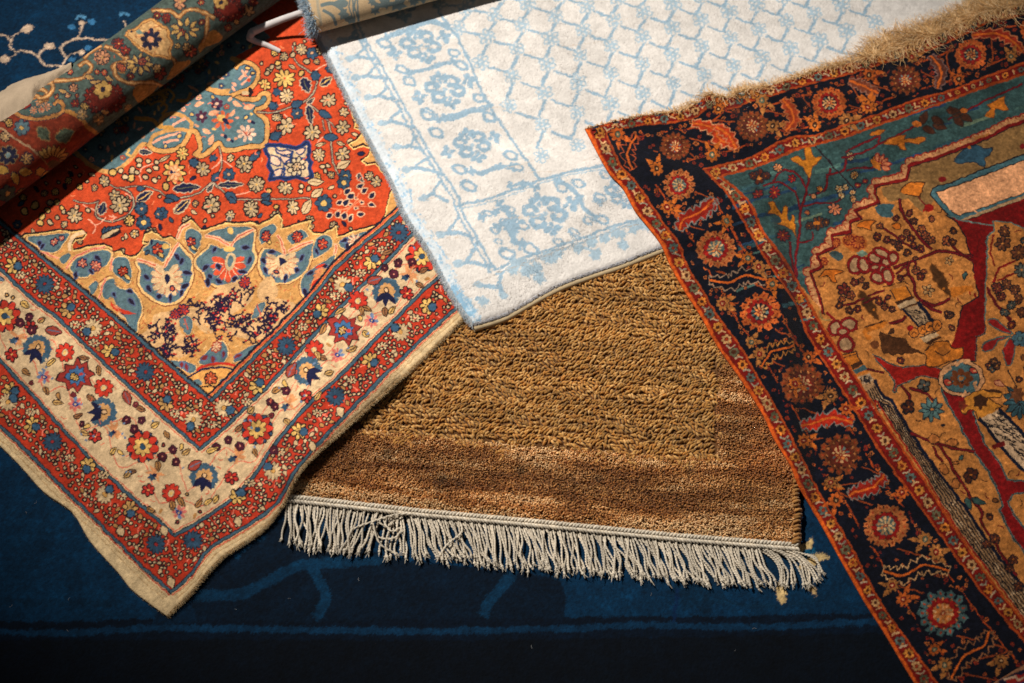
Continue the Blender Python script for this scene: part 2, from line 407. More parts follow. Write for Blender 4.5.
# --- the looped ground: rows of slanting loops
p0 = brown.pt([(285, 497)])[0]; p1 = brown.pt([(797, 544)])[0]; du = (p1-p0)/np.linalg.norm(p1-p0); dv = np.array([-du[1], du[0]])
rows = []
v = .02; r_i = 0
while v < .62:
    u0 = rng.uniform(0, .006); nrow = int(.86/.0042)
    u = -.04+u0+np.arange(nrow)*.0042+rng.normal(0, .0009, nrow)
    vv = v+rng.normal(0, .0012, nrow)+.003*np.sin(u*17+r_i*.15)+.0012*np.sin(u*61+r_i*2)
    rows.append(np.c_[u, vv, np.full(nrow, r_i)]); v += rng.uniform(.0046, .0060); r_i += 1
R_ = np.vstack(rows); q = p0+R_[:, :1]*du+R_[:, 1:2]*dv
qj = q+rng.normal(0, .005, q.shape)+.007*np.c_[nz(3, q[:, 0], q[:, 1]), nz(3, q[:, 1], q[:, 0])]; k = inside(qj[:, 0], qj[:, 1], LL) & inside(q[:, 0], q[:, 1], brown.P); q = q[k]; R_ = R_[k]
n = len(q); rs = rng.normal(0, 1, 200)
lean = np.radians(48)*np.where(nz(3, q[:, 0]*.5, q[:, 1])+.5*nz(2, q[:, 0]*.3, q[:, 1]) > -.35, 1, -1)*rng.uniform(.5, 1.3, n)+rng.normal(0, .22, n)
dl = np.cos(lean)[:, None]*du+np.sin(lean)[:, None]*dv
LN = rng.uniform(.0066, .0098, n)[:, None]; hh = rng.uniform(.003, .0056, n); z0 = samp(brown.zt, q[:, 0], q[:, 1])
K = 7; pth = []
for k_ in range(K):
    u = k_/(K-1); pth.append(np.c_[q+dl*LN*(u-.5), z0-.0015+hh*math.sin(math.pi*u)**.75])
rad = np.tile(np.array([.75, 1, 1.1, 1.12, 1.08, .98, .6]), (n, 1))*rng.uniform(.0014, .0019, (n, 1))
ab = np.sin(R_[:, 1]*60+1.3)*.07+np.sin(R_[:, 1]*141+R_[:, 0]*6)*.08+np.sin(R_[:, 0]*5+2)*.05
lc = lin(np.array([(174, 124, 62), (190, 140, 74), (162, 114, 54), (150, 108, 54), (172, 116, 52), (200, 154, 92)])[rng.integers(0, 6, n)])*(1+ab+rng.normal(0, .1, n))[:, None]
tubes('looped_pile', np.stack(pth, 1), rad, 6, bm, brown_t, np.clip(lc, 0.01, 1))
# --- the cut pile band round the loops
q = brown.scatter(.0017, lambda a: ~inside(a[:, 0], a[:, 1], brown.pt(loop_lim*[1, 1]+[0, -3])))
n = len(q); a = rng.normal(-1.4, 1.1, n); st = rng.uniform(.001, .0042, n); z0 = samp(brown.zt, q[:, 0], q[:, 1])
ed = dist_poly(q[:, 0], q[:, 1], brown.P); z0 = z0-.004*np.exp(-(ed/.006)**2)
hgt = rng.uniform(.0035, .0075, n); pth = []
cl = boxblur(rng.standard_normal(H.shape), 3); cl = boxblur(cl, 1); cl = samp(cl/np.abs(cl).max(), q[:, 0], q[:, 1])
for k_, u in enumerate((0, .5, .85, 1.0)):
    pth.append(np.c_[q+np.c_[np.cos(a), np.sin(a)]*st[:, None]*u**1.4, z0-.002+(hgt+cl*.0022)*u])
rad = np.tile([1.0, 1.25, 1.0, .25], (n, 1))*rng.uniform(.0006, .0011, (n, 1))
uu = (q-p0)@du; vv = (q-p0)@dv
f1 = np.sin(vv*120+np.sin(uu*7)*.8)*.45+np.sin(vv*47+uu*2+1)*.5+.8*nz(3, uu*.25, vv*1.6)+.45*nz(0, uu*.2, vv*1.2)+np.clip((uu-.38)/.3, 0, 1)*np.clip((.07-vv)/.05, -.4, 1)
idx = np.clip((f1*1.7+cl*2.2+rng.normal(0, .9, n)+2.5), 0, 5).astype(int)
order = np.array([(158, 100, 46), (180, 122, 62), (196, 138, 76), (210, 154, 92), (220, 172, 114), (232, 192, 140)])
cc = lin(order[idx])*(1+.16*np.sin(vv*60+uu*2)+rng.normal(0, .1, n))[:, None]
for sx, sy, rr in ((442, 481, 9), (388, 453, 7), (460, 483, 6), (598, 478, 5), (690, 470, 6), (520, 470, 5)):        # dark burrs in the wool
    g_ = brown.pt([(sx, sy)])[0]; dd_ = np.hypot(*(q-g_).T); cc *= (1-.55*np.exp(-(dd_/(rr*.0012))**2))[:, None]
rs_ = np.clip((uu-.62)/.03, 0, 1)[:, None]*np.clip((vv-.085)/.03, 0, 1)[:, None]; cc = cc*(1-rs_*np.array([[.06, .20, .30]]))
tubes('cut_pile', np.stack(pth, 1), rad, 4, bm, brown_t, np.clip(cc, .004, 1))
# --- overcast right side: fat binding stitches
tt = np.arange(34)/34; bs = rng.normal(0, .0009, (34, 2))+along(brown.pt([(797, 543), (798, 512), (797, 482), (793, 410)]), tt); nb = len(bs); pth = []
for k_ in range(6):
    w = math.pi*k_/5
    pth.append(np.c_[bs+np.c_[np.full(nb, math.cos(w)*.0065-.002), np.full(nb, .002*math.cos(w))], samp(brown.zt, bs[:, 0], bs[:, 1])-.008+.0115*math.sin(w)])
tubes('side_binding', np.stack(pth, 1), np.full((nb, 6), .0021)*rng.uniform(.85, 1.15, (nb, 1)), 6, bm, brown_t, lin(np.array([(172, 122, 66)]))*rng.uniform(.55, 1.15, (nb, 1)))
# --- fringe: braided heading and hanging cords
fr = bpy.data.objects.new('fringe', None); COL.objects.link(fr); fr.parent = brown_t
cm = wool('cotton_cord', sheen=.15, var=.18, scale=1500, bump=.5)
def cordcol(n, g=.1): return lin(np.array([(232, 220, 200)]))*rng.uniform(1-g*2, 1+g, (n, 1))*np.array([[1, 1, 1]])*(1-np.array([[0, .03, .07]])*rng.random((n, 1)))
hd = along(brown.pt(np.array(BB_)+[0, 4.5]), np.linspace(0, 1, 150)); n = len(hd); sets = []
for row, (off, ang) in enumerate(((-.0034, .72), (.0020, -.72))):
    d = np.array([math.cos(ang)*du[0]-math.sin(ang)*du[1], math.sin(ang)*du[0]+math.cos(ang)*du[1]])
    c0 = hd-dv*off+du*.0009*row
    z0 = samp(brown.zt, hd[:, 0], hd[:, 1])-.0030-.0022*row
    sets.append(np.stack([np.c_[c0+d*.0094*(k_/4-.5)+du*rng.normal(0, .0003, (n, 1)), z0+.0034*math.sin(math.pi*k_/4)] for k_ in range(5)], 1))
hp = np.vstack(sets)
tubes('braided_heading', hp, np.tile([.5, 1, 1.15, 1, .5], (len(hp), 1))*rng.uniform(.0017, .0021, (len(hp), 1)), 6, cm, fr, cordcol(len(hp)))
NC = 226; ts = (np.arange(NC)+.5)/NC
top = along(brown.pt(np.array(BB_)+[0, 8.5]), ts); ztop = samp(brown.zt, top[:, 0], top[:, 1])-.0085
tx = ts*512+285
botx = tx+np.interp(tx, [285, 300, 330, 350, 380, 400, 450, 480, 520, 560, 600, 640, 680, 720, 750, 775, 797], [-6, 4, 0, -10, -16, 4, 14, 4, 6, 6, 8, 12, 10, 14, 14, 18, 22])+rng.normal(0, 4.0, NC)
boty = np.interp(tx, [285, 330, 380, 420, 460, 560, 640, 700, 750, 797], [545, 550, 555, 559, 562, 572, 578, 583, 586, 578])+rng.normal(0, 2.6, NC)
botx[0] = 281; boty[0] = 541; botx[1] = 290
botx[-9:] = [806, 802, 810, 808, 814, 817, 819, 821, 819]; boty[-9:] = [587, 588, 586, 586, 583, 581, 578, 575, 571]
bot = blue.pt(np.c_[botx, boty]); cords = []
K = 26; ph = rng.random((NC, 3))*6.28
for i in range(NC):
    s_ = np.linspace(0, 1, K); dirc = bot[i]-top[i]; per = np.array([-dirc[1], dirc[0]])
    amp = rng.uniform(.02, .10)
    w = np.sin(s_*math.pi)*amp*np.sin(ph[i, 0]+s_*3.2)+.02*np.sin(ph[i, 1]+s_*9)*s_
    sag = s_**.8 if i < NC-16 else s_**1.4
    xy = top[i]+sag[:, None]*dirc+w[:, None]*per
    if i >= NC-16: xy += np.sin(s_*math.pi)[:, None]*np.array([.012, .0])
    zb = samp(blue.zt, xy[:, 0], xy[:, 1])+.0026+.0022*(i % 3)+.002*np.abs(np.sin(ph[i, 2]+s_*4))
    z = np.maximum(zb, ztop[i]-(ztop[i]-zb)*np.clip(s_*2.6, 0, 1)**.8)
    cords.append(np.c_[xy, z])
def crossing(i, P, lift):      # cords that have fallen across their neighbours
    P = smooth(P, 6); g = along(blue.pt(P), np.linspace(0, 1, K)); cords[i] = np.c_[g, samp(blue.zt, g[:, 0], g[:, 1])+lift*np.sin(np.linspace(.25, 2.9, K))+.003]
crossing(44, [(428, 517), (400, 518), (375, 525), (354, 531), (352, 536)], .012)
crossing(38, [(406, 516), (385, 522), (392, 535), (402, 531), (396, 541), (380, 540), (376, 533)], .010)
#crossing(41, [(414, 516), (404, 528), (386, 524), (390, 545), (372, 552)], .011)
crossing(36, [(400, 514), (388, 530), (374, 522), (380, 546), (398, 556)], .010)
crossing(53, [(458, 520), (462, 535), (447, 548), (438, 560)], .009)
def cord_mesh(name, P, seed, parent):
    """two twisted plies and a loose knotted end, as one mesh"""
    P = np.asarray(P); n = len(P); s_ = np.linspace(0, 1, n)
    T = np.gradient(P, axis=0); T /= np.linalg.norm(T, axis=1, keepdims=True)+1e-9
    A = np.cross(T, [0, 0, 1]); A /= np.linalg.norm(A, axis=1, keepdims=True)+1e-9; Bn = np.cross(A, T)
    tw = s_*42+seed; paths = []; rads = []
    for o_ in (0, math.pi):
        paths.append(P+.00074*(A*np.cos(tw+o_)[:, None]+Bn*np.sin(tw+o_)[:, None]))
        r = np.full(n, .00090); r[-3:] = (.0014, .0019, .0011); rads.append(r)
    return np.array(paths), np.array(rads)
def densify(P, m):
    P = np.asarray(P); t0 = np.linspace(0, 1, len(P)); t1 = np.linspace(0, 1, m)
    return np.stack([np.interp(t1, t0, P[:, k_]) for k_ in range(3)], 1)
size = np.argsort([-np.linalg.norm(cd[-1]-cd[0]) for cd in cords])
solo = set(size[:100].tolist()); restP, restR, restC = [], [], []
def tails(P, seed):             # the frayed tuft below the knot
    g = np.random.default_rng(seed); e = P[-1]; d = P[-1]-P[-4]; d /= np.linalg.norm(d)+1e-9; out = []
    for k_ in range(5):
        v_ = d+g.normal(0, .45, 3); v_[2] = v_[2]*.3; L_ = g.uniform(.0025, .006)
        out.append(np.stack([e-d*.001+v_*L_*u for u in np.linspace(0, 1, 44)], 0))
    return out
for i, cd in enumerate(cords):
    P_, R__ = cord_mesh('fringe_cord', densify(cd, 44), i*1.7, fr)
    tl = tails(densify(cd, 44), i); P_ = np.vstack([P_, np.array(tl)]); R__ = np.vstack([R__, np.tile(np.linspace(.0007, .0003, 44), (5, 1))])
    k1 = rng.uniform(.72, 1.06)
    cc_ = cordcol(len(P_), .03)*k1; cc_[2:] *= .85
    if i in solo: tubes('fringe_cord', P_, R__, 5, cm, fr, cc_)
    else: restP.append(P_); restR.append(R__); restC.append(cc_)
o = tubes('fringe_cord', np.vstack(restP), np.vstack(restR), 5, cm, fr, np.vstack(restC)); o['kind'] = 'stuff'
# let the drape of later rugs feel the loops
H = np.where(inside(GXX, GYY, brown.P), H+.003, H)
# ================================================================ red floral rug, far end rolled up
RED = (194, 70, 34); OUT = (30, 17, 24); CRM = (206, 174, 130); GLD = (204, 148, 84); TEA = (90, 114, 120); NVY = (26, 28, 60)
BLU = (48, 74, 96); PNK = (236, 164, 132); YEL = (222, 176, 98); BRD = (182, 54, 30); IVO = (212, 180, 138); OCH = (176, 124, 70); KIL = (222, 192, 146)
red = Rug(.0062, 5, und=(.12, .0025, 21), wr=[([(390, 385), (345, 425), (318, 452), (296, 482)], .020, .017), ([(265, 520), (222, 552), (190, 590)], .02, .003)])
eL = [(-80, 372), (0, 445.7), (21, 466.7), (44, 492), (72, 512), (89.6, 540.5), (117.7, 572), (133.5, 591), (167, 616)]
eR = [(167, 616), (175.6, 607), (191.4, 591.4), (207, 572), (224.8, 554.5), (260, 531), (281, 506), (291.5, 484), (305.6, 463), (340, 431.6), (380, 396), (420, 360), (463, 318), (520, 262), (600, 185)]
eL, eR = smooth(eL, 4), smooth(eR, 4)
red.outline(np.vstack([eL[:-1], eR, [(480, -100), (330, -75), (160, 60), (0, 185), (-90, 250)]]))
lo, hi = red.P.min(0), red.P.max(0)
c = Chart(red.pt, lo, hi, .0006, KIL)
far = [(620, 150), (480, -110), (330, -85), (0, 175), (-100, 240)]
L1 = smooth([(-80, 350), (0, 426), (14, 438.6), (38.6, 463), (70, 495), (102, 526), (137, 561.6), (171, 592.5)], 4)
R1 = smooth([(171, 592.5), (189.7, 575.6), (210.7, 547.5), (245.9, 526.4), (277.5, 501.9), (298.6, 466.7), (340, 421), (386.4, 374), (420, 340.8), (456, 308), (600, 172)], 4)
L2 = smooth([(-80, 278), (0, 360.6), (36.9, 400), (59.7, 426), (98.3, 466.7), (140.5, 505), (175, 535)], 4)
R2 = smooth([(175, 535), (196.7, 523), (228, 502), (253, 477), (274, 445.7), (312.6, 400), (335.5, 380), (420, 294), (440, 276), (560, 165)], 4)
L3 = smooth([(-80, 192), (0, 268.5), (33.4, 300), (59.7, 320), (98.3, 358), (160, 414), (200, 449)], 4)
R3 = smooth([(200, 449), (228, 424.6), (253, 400), (274, 380), (321.5, 326.7), (386.4, 261.8), (412, 235), (520, 130)], 4)
L4 = smooth([(-80, 150), (0, 222), (22.8, 241.3), (119.6, 322), (211.2, 400.5)], 4)
R4 = smooth([(211.2, 400.5), (260, 351), (280, 331.6), (310, 300), (334.8, 269.6), (347.8, 257), (366, 241), (400, 212), (500, 110)], 4)
c.tile(0, 0, 1)
for L, R, col in ((L1, R1, BRD), (L2, R2, IVO), (L3, R3, BRD), (L4, R4, RED)): c.poly(np.vstack([L, R[1:], far]), col)
# ---- teal medallion lying towards the roll
c.tile(120, 90)
MED = [(500, -10), (560, 15), (610, 18), (640, 20), (700, 50), (780, 50), (800, 25), (840, 20), (850, 60), (820, 95), (775, 122), (830, 170), (840, 230), (820, 312), (740, 322), (650, 342), (590, 340), (560, 300), (520, 340), (470, 375), (432, 365), (455, 340), (450, 290), (440, 250), (405, 235), (360, 310), (290, 345), (200, 340), (165, 310),
       (120, 320), (60, 400), (-40, 470), (-150, 440), (-320, 340), (-180, 130), (60, 0), (300, -260), (640, -500), (860, -300), (640, -180), (770, -110), (720, -20), (600, 10)]
c.poly(MED, (88, 114, 118))
g = [(165, 312), (120, 318), (60, 395), (-40, 465), (-150, 440), (-260, 350)]
c.line(g, 24, GLD, 4)
c.line(MED[:29], 34, OUT, 3); c.line(MED[:29], 25, GLD, 3); c.line(MED[-4:]+[MED[0]], 26, GLD, 3)
c.line([(170, 315), (185, 270), (240, 240), (330, 225), (400, 235)], 20, GLD, 4); c.line([(230, 210), (240, 160), (290, 135), (360, 150), (405, 190), (400, 235)], 22, GLD, 4)
c.line([(90, 160), (180, 170), (230, 210), (300, 215)], 24, (196, 140, 66), 4); c.line([(400, 20), (380, 60), (330, 60)], 18, (190, 136, 66), 3)
for P in ([(190, 300), (260, 265), (340, 245)], [(250, 300), (330, 280)], [(300, 200), (370, 160)]): c.line(P, 14, PNK, 3)
c.bloom((585, 175), 62, (220, 100, 60), TEA, (226, 180, 100), 8); c.ell((575, 158), 26, 20, 0, YEL); c.leaf((605, 178), 26, 14, .9, NVY, None)
c.bloom((720, 245), 58, (236, 190, 160), TEA, (214, 120, 90), 8); c.line([(700, 235), (725, 262), (745, 245)], 7, (150, 60, 50))
for x, y, r in ((552, 78, 34), (465, 150, 36)): c.daisy((x, y), r, 6, (80, 36, 60), TEA, (232, 180, 150))
for x, y, L, a in ((740, 95, 36, -.2), (668, 82, 32, .5), (495, 235, 28, .5), (520, 285, 34, -1.2), (630, 50, 22, -.7), (450, 80, 30, -.3), (535, 130, 34, -.3), (640, 130, 26, -.9)): c.leaf((x, y), L, L*.45, a, (228, 160, 120), None)
for x, y in ((600, 265), (635, 290), (755, 185), (560, 105)): c.ell((x, y), 14, 10, .5, NVY); c.ell((x-18, y-8), 9, 8, 0, (226, 150, 120))
for x, y in ((720, 155), (530, 40), (410, 140), (260, 318), (340, 262)): c.dot((x, y), 11, YEL, BLU)
for k in range(170):
    x, y = random.uniform(-320, 480), random.uniform(-420, 260)
    if x > 60 and y > 150-.55*(x-60): continue
    c.bloom((x, y), random.uniform(16, 40), random.choice([(190, 140, 70), (150, 50, 34), (196, 150, 90), (180, 80, 50), (120, 90, 50)]), (60, 80, 90), random.choice([YEL, NVY]))
for k in range(5):
    x, y = random.uniform(-200, 300), random.uniform(-200, 120); c.line([(x, y), (x+50, y-20), (x+90, y+10), (x+70, y+50)], 14, (190, 138, 64), 4)
# small medallion ring nearer the white rug
c.tile(240, 60)
c.poly([(-20, 60), (0, 25), (50, 15), (95, 50), (100, 100), (60, 160), (0, 180), (-60, 190)], (88, 114, 122), 3)
c.line([(-40, 200), (0, 183), (60, 160), (100, 105), (96, 50), (50, 15), (0, 20), (-25, 45)], 30, OUT, 4); c.line([(-40, 200), (0, 183), (60, 160), (100, 105), (96, 50), (50, 15), (0, 20), (-25, 45)], 22, GLD, 4)
for P in ([(0, 110), (40, 60)], [(10, 140), (60, 95)], [(30, 90), (10, 60)]): c.line(P, 13, PNK)
c.dot((70, 75), 10, YEL, NVY); c.dot((45, 45), 9, YEL, NVY); c.ell((50, 115), 13, 11, 0, (200, 70, 40))
c.leaf((60, 185), 16, 30, 0, OUT, None); c.ell((30, 188), 22, 14, 0, CRM)
# ---- stems of the red field
STM = (176, 160, 130); SO = (60, 40, 50)
def stem(P, w=9):
    c.line(P, w+7, (120, 50, 40), 4); c.line(P, w, SO, 4); c.line(P, w*.45, STM, 4)
c.tile(120, 90)
stem([(-60, 540), (0, 560), (100, 545), (190, 560), (270, 610)]); stem([(270, 620), (330, 618), (440, 590), (500, 545), (545, 500), (580, 420), (565, 322)], 11); stem([(530, 530), (580, 570), (625, 605), (700, 620), (911, 620)], 10)
stem([(700, 625), (740, 660)], 7)
c.tile(240, 60)
stem([(95, 295), (180, 300), (290, 268), (360, 240), (425, 175), (438, 110)], 11); stem([(385, 250), (470, 310), (512, 390), (525, 560), (560, 650)], 12); stem([(405, 72), (330, 20), (305, -20), (300, -80)], 9)
stem([(540, 380), (480, 330)], 6); stem([(480, 400), (470, 340)], 6)
c.tile(240, 180); stem([(-60, 112), (0, 112), (180, 110), (400, 104)], 10)
c.tile(0, 200); stem([(560, 5), (545, 60), (560, 100), (620, 122), (690, 108), (740, 70), (760, 20), (740, -40), (680, -70)], 12); stem([(420, 0), (480, 18), (560, 10)], 9)
c.line([(500, 110), (530, 130), (545, 160), (530, 190)], 7, PNK, 4)
for tx, ty, Ps in ((120, 90, ([(110, 480), (130, 440), (190, 420)], [(120, 520), (108, 480)], [(520, 450), (570, 410), (575, 370)], [(590, 400), (640, 440)], [(30, 590), (60, 610), (40, 640)], [(660, 600), (740, 580)])),
                   (240, 60, ([(180, 280), (240, 250), (300, 235)], [(440, 470), (470, 440), (510, 420)], [(430, 65), (470, 30), (530, 15)], [(560, 470), (590, 480)], [(250, 310), (280, 330)])),
                   (0, 200, ([(470, 30), (540, 60)], [(520, 130), (560, 140), (600, 100)], [(690, 210), (720, 215)], [(620, 90), (660, 100)]))):
    c.tile(tx, ty)
    for P in Ps: c.line(P, 6, PNK, 3)
# ---- field flowers
W = CRM; Yf = YEL; Bf = BLU; N_ = NVY
def fl_(lst):
    for x, y, r, k in lst:
        r = r*.84
        if k == 'w': c.bloom((x, y), r, tuple(np.array(W)*random.uniform(.88, 1.06)))
        elif k == 'y': c.bloom((x, y), r, Yf, cc=(200, 80, 50))
        elif k == 'b': c.daisy((x, y), r, 7, Bf, cc=(200, 150, 110))
        elif k == 'by': c.daisy((x, y), r, 7, Bf, cc=YEL, eye=.35)
        elif k == 'B': c.blob((x, y), r+5, OUT, 6, .25); c.blob((x, y), r, Bf, 6, .25)
        elif k == 'd': c.dot((x, y), r*.8, W)
        elif k == 'yd': c.dot((x, y), r*.8, Yf)
        elif k == 'W': c.bloom((x, y), r, W, n=8, sq=.9)
def lf_(lst):
    for x, y, L, w, a, k in lst:
        if k == 'n': c.leaf((x, y), L, w, a, N_, (196, 170, 140), .18, (90, 90, 70))
        elif k == 'w': c.leaf((x, y), L, w, a, W, OUT, 0, (120, 90, 60))
        elif k == 'b': c.leaf((x, y), L, w, a, BLU, OUT, .1)
        elif k == 'y': c.leaf((x, y), L, w, a, N_, (200, 170, 130), .1, YEL)
c.tile(120, 90)
fl_([(355, 360, 45, 'y'), (470, 450, 52, 'w'), (310, 465, 82, 'y'), (710, 425, 62, 'w'), (775, 535, 58, 'W'), (525, 645, 62, 'w'), (20, 640, 48, 'W'), (750, 665, 46, 'w'), (620, 480, 42, 'b'), (115, 670, 42, 'b'), (530, 388, 24, 'B'), (420, 415, 30, 'B'),
     (110, 400, 24, 'd'), (110, 428, 20, 'd'), (160, 405, 20, 'd'), (210, 410, 20, 'd'), (70, 460, 30, 'd'), (95, 470, 20, 'd'), (165, 460, 20, 'd'), (205, 445, 22, 'd'), (60, 500, 34, 'yd'), (30, 495, 26, 'd'), (145, 497, 22, 'd'), (260, 550, 30, 'yd'), (630, 390, 26, 'w'), (195, 515, 20, 'd'), (905, 155, 26, 'w'), (880, 90, 24, 'B'), (890, 260, 34, 'B'), (905, 210, 20, 'd'), (5, 460, 20, 'd'), (-30, 600, 40, 'w'), (-40, 470, 30, 'yd'), (-90, 520, 40, 'w')])
lf_([(380, 557, 78, 26, -.1, 'n'), (632, 538, 74, 18, -.03, 'n'), (140, 605, 55, 22, -.5, 'y'), (355, 662, 60, 24, -.7, 'y'), (770, 375, 44, 18, -.8, 'b'), (300, 615, 40, 22, .2, 'b'), (255, 390, 34, 11, -.5, 'w'), (145, 352, 34, 15, .1, 'n'), (515, 558, 28, 11, -.9, 'n'), (545, 492, 32, 18, -.9, 'b'), (632, 608, 38, 24, .5, 'b'), (120, 562, 26, 16, 0, 'b'), (830, 620, 30, 24, 1.4, 'b')])
c.bloom((310, 470), 42, (236, 180, 130), (200, 120, 70), BLU); c.ell((292, 468), 12, 9, .4, NVY)
c.tile(240, 60)
fl_([(255, 105, 72, 'y'), (140, 138, 40, 'y'), (265, 205, 50, 'w'), (185, 260, 24, 'B'), (210, 182, 26, 'B'), (325, 305, 40, 'b'), (210, 328, 30, 'w'), (265, 378, 58, 'w'), (410, 412, 56, 'W'), (505, 228, 52, 'w'), (590, 295, 34, 'w'), (585, 385, 48, 'w'), (585, 535, 48, 'w'), (450, 540, 44, 'w'),
     (430, 88, 32, 'B'), (515, 48, 32, 'b'), (580, 140, 32, 'w'), (350, 75, 24, 'yd'), (165, 58, 24, 'd'), (155, 75, 20, 'd'), (220, 40, 22, 'd'), (215, 18, 22, 'yd'), (180, 40, 20, 'd'), (25, 590, 54, 'w'), (485, 632, 16, 'd'), (470, 605, 20, 'd'), (500, 600, 16, 'd'), (520, 655, 26, 'w'), (435, 665, 30, 'y'), (600, 665, 46, 'by'), (740, 660, 30, 'w'), (300, -30, 24, 'd'), (410, -40, 40, 'b'), (250, -20, 30, 'w'), (460, -60, 36, 'W'), (560, -20, 34, 'b'), (600, 30, 30, 'w'), (350, -60, 40, 'w'), (380, 8, 24, 'd')])
lf_([(85, 545, 40, 18, -.7, 'b'), (590, 595, 44, 22, -.5, 'w'), (375, 145, 46, 30, 1.2, 'n'), (490, 122, 40, 20, -.6, 'y'), (403, 232, 26, 9, -.6, 'n'), (398, 312, 55, 22, 1.4, 'n'), (205, 430, 38, 22, -.5, 'b'), (485, 310, 40, 20, .5, 'b'), (325, 250, 34, 20, -.4, 'b'), (518, 440, 40, 20, 0, 'b'), (575, 475, 24, 10, .3, 'w'), (300, 40, 22, 8, .5, 'w'), (460, 480, 30, 10, -.2, 'w'), (685, 672, 26, 14, 1, 'n')])
# blue-edged cartouche
NB = (34, 56, 104)
CT = [(150, 490), (200, 485), (260, 490), (320, 500), (360, 480), (388, 470), (395, 520), (385, 560), (405, 585), (395, 620), (410, 660), (370, 680), (320, 665), (270, 675), (210, 670), (170, 680), (185, 640), (160, 600), (172, 560), (150, 530)]
c.poly(CT, (210, 180, 140), 2); c.line(CT, 26, NB, 2, True); c.line(CT, 8, (24, 34, 70), 2, True)
for P in ([(200, 500), (225, 520), (270, 510), (300, 530), (260, 540), (215, 530)], [(180, 540), (220, 560), (230, 600), (190, 600), (170, 570)], [(320, 510), (370, 500), (360, 530), (335, 540)], [(230, 540), (290, 560), (270, 600), (235, 570)], [(200, 630), (240, 620), (235, 660), (200, 665)]):
    c.poly(P, (232, 190, 160), 3); c.line(P, 9, (44, 60, 100), 2, True)
c.line([(300, 520), (290, 560), (340, 560), (385, 570)], 16, NB, 3); c.line([(255, 615), (250, 660)], 12, NB, 2); c.line([(290, 560), (250, 600), (250, 625)], 10, NB, 3)
c.bloom((320, 605), 56, (228, 200, 158), (40, 40, 60), (230, 200, 160), 8); c.bloom((322, 607), 26, (230, 190, 150), OUT)
c.tile(240, 180)
fl_([(95, 25, 54, 'w'), (258, 45, 50, 'w'), (60, 170, 50, 'w'), (300, 155, 50, 'w'), (205, 205, 36, 'w'), (395, 225, 28, 'w'), (535, 265, 32, 'w'), (775, 12, 38, 'w'), (478, 132, 58, 'by'), (590, 15, 46, 'by'), (210, 155, 20, 'yd'), (350, 35, 18, 'd'), (390, 50, 18, 'd'), (345, 65, 16, 'd'), (165, 60, 20, 'yd')])
lf_([(440, 72, 40, 20, -.6, 'w'), (382, 152, 48, 24, -1.1, 'w'), (152, 130, 30, 14, .2, 'b'), (145, 85, 26, 12, -.3, 'b'), (430, 12, 45, 22, 0, 'w')])
for x, y, a in ((567, 127, -.7), (603, 127, -.7), (612, 65, -.8), (632, 90, -.7), (685, 35, -.6), (710, 60, -.7), (752, 85, -.9), (750, 142, .4), (688, 195, .1), (510, 202, -.4), (558, 195, -1.2), (592, 203, -1.1), (627, 215, -1), (628, 140, 0), (660, 105, .6), (695, 128, 0), (663, 158, 0)):
    r = 10 if (x, y) in ((628, 140), (660, 105), (695, 128), (663, 158)) else 21
    c.leaf((x, y), r, r*.62, a, (24, 28, 56), (226, 180, 140))
for P in ([(520, 160), (600, 170), (690, 110)], [(560, 180), (640, 150), (720, 150)], [(600, 190), (650, 130), (680, 70)]): c.line(P, 6, (226, 130, 90), 3)
c.tile(120, 200)
fl_([(120, 50, 44, 'b'), (235, 78, 42, 'b'), (135, 132, 50, 'by'), (55, 118, 40, 'y'), (82, 190, 26, 'w'), (520, 30, 56, 'w'), (745, 52, 54, 'w'), (628, 85, 34, 'w'), (385, 122, 44, 'w'), (175, 188, 42, 'w'), (885, 88, 36, 'w'), (890, 40, 20, 'yd')])
lf_([(358, 32, 56, 22, -.7, 'y'), (835, 15, 30, 12, .3, 'b'), (280, 5, 30, 12, 0, 'b'), (640, 5, 24, 14, .6, 'b'), (620, 110, 18, 10, 1.5, 'n')])
c.tile(0, 200)
fl_([(425, 90, 52, 'W'), (365, 68, 18, 'd'), (435, 42, 20, 'd'), (500, 60, 18, 'd'), (285, 128, 22, 'd'), (328, 100, 20, 'd'), (350, 45, 18, 'yd'), (240, 95, 26, 'yd'), (140, 65, 30, 'yd'), (200, 30, 34, 'yd'), (270, 60, 24, 'yd'), (230, 130, 26, 'yd'), (100, 140, 30, 'b'), (40, 190, 30, 'w'), (683, 32, 62, 'W'), (805, 50, 42, 'b'), (818, 128, 48, 'by'), (740, 115, 36, 'y'), (765, 192, 26, 'w'), (905, 80, 28, 'b'), (860, 192, 44, 'w')])
lf_([(583, 50, 36, 24, -1.2, 'n')])
c.poly([(572, 215), (590, 175), (640, 150), (690, 160), (690, 185), (640, 215), (600, 222)], OUT)
for k in range(6): c.ell((592+15*k, 208-8*k), 9, 17, .5+.1*k, W)
for k in range(5): c.leaf((590+22*k, 172-5*k), 18, 8, -1.1+.25*k, BLU, OUT)
c.line([(640, 85), (650, 105), (630, 112)], 6, PNK, 3)
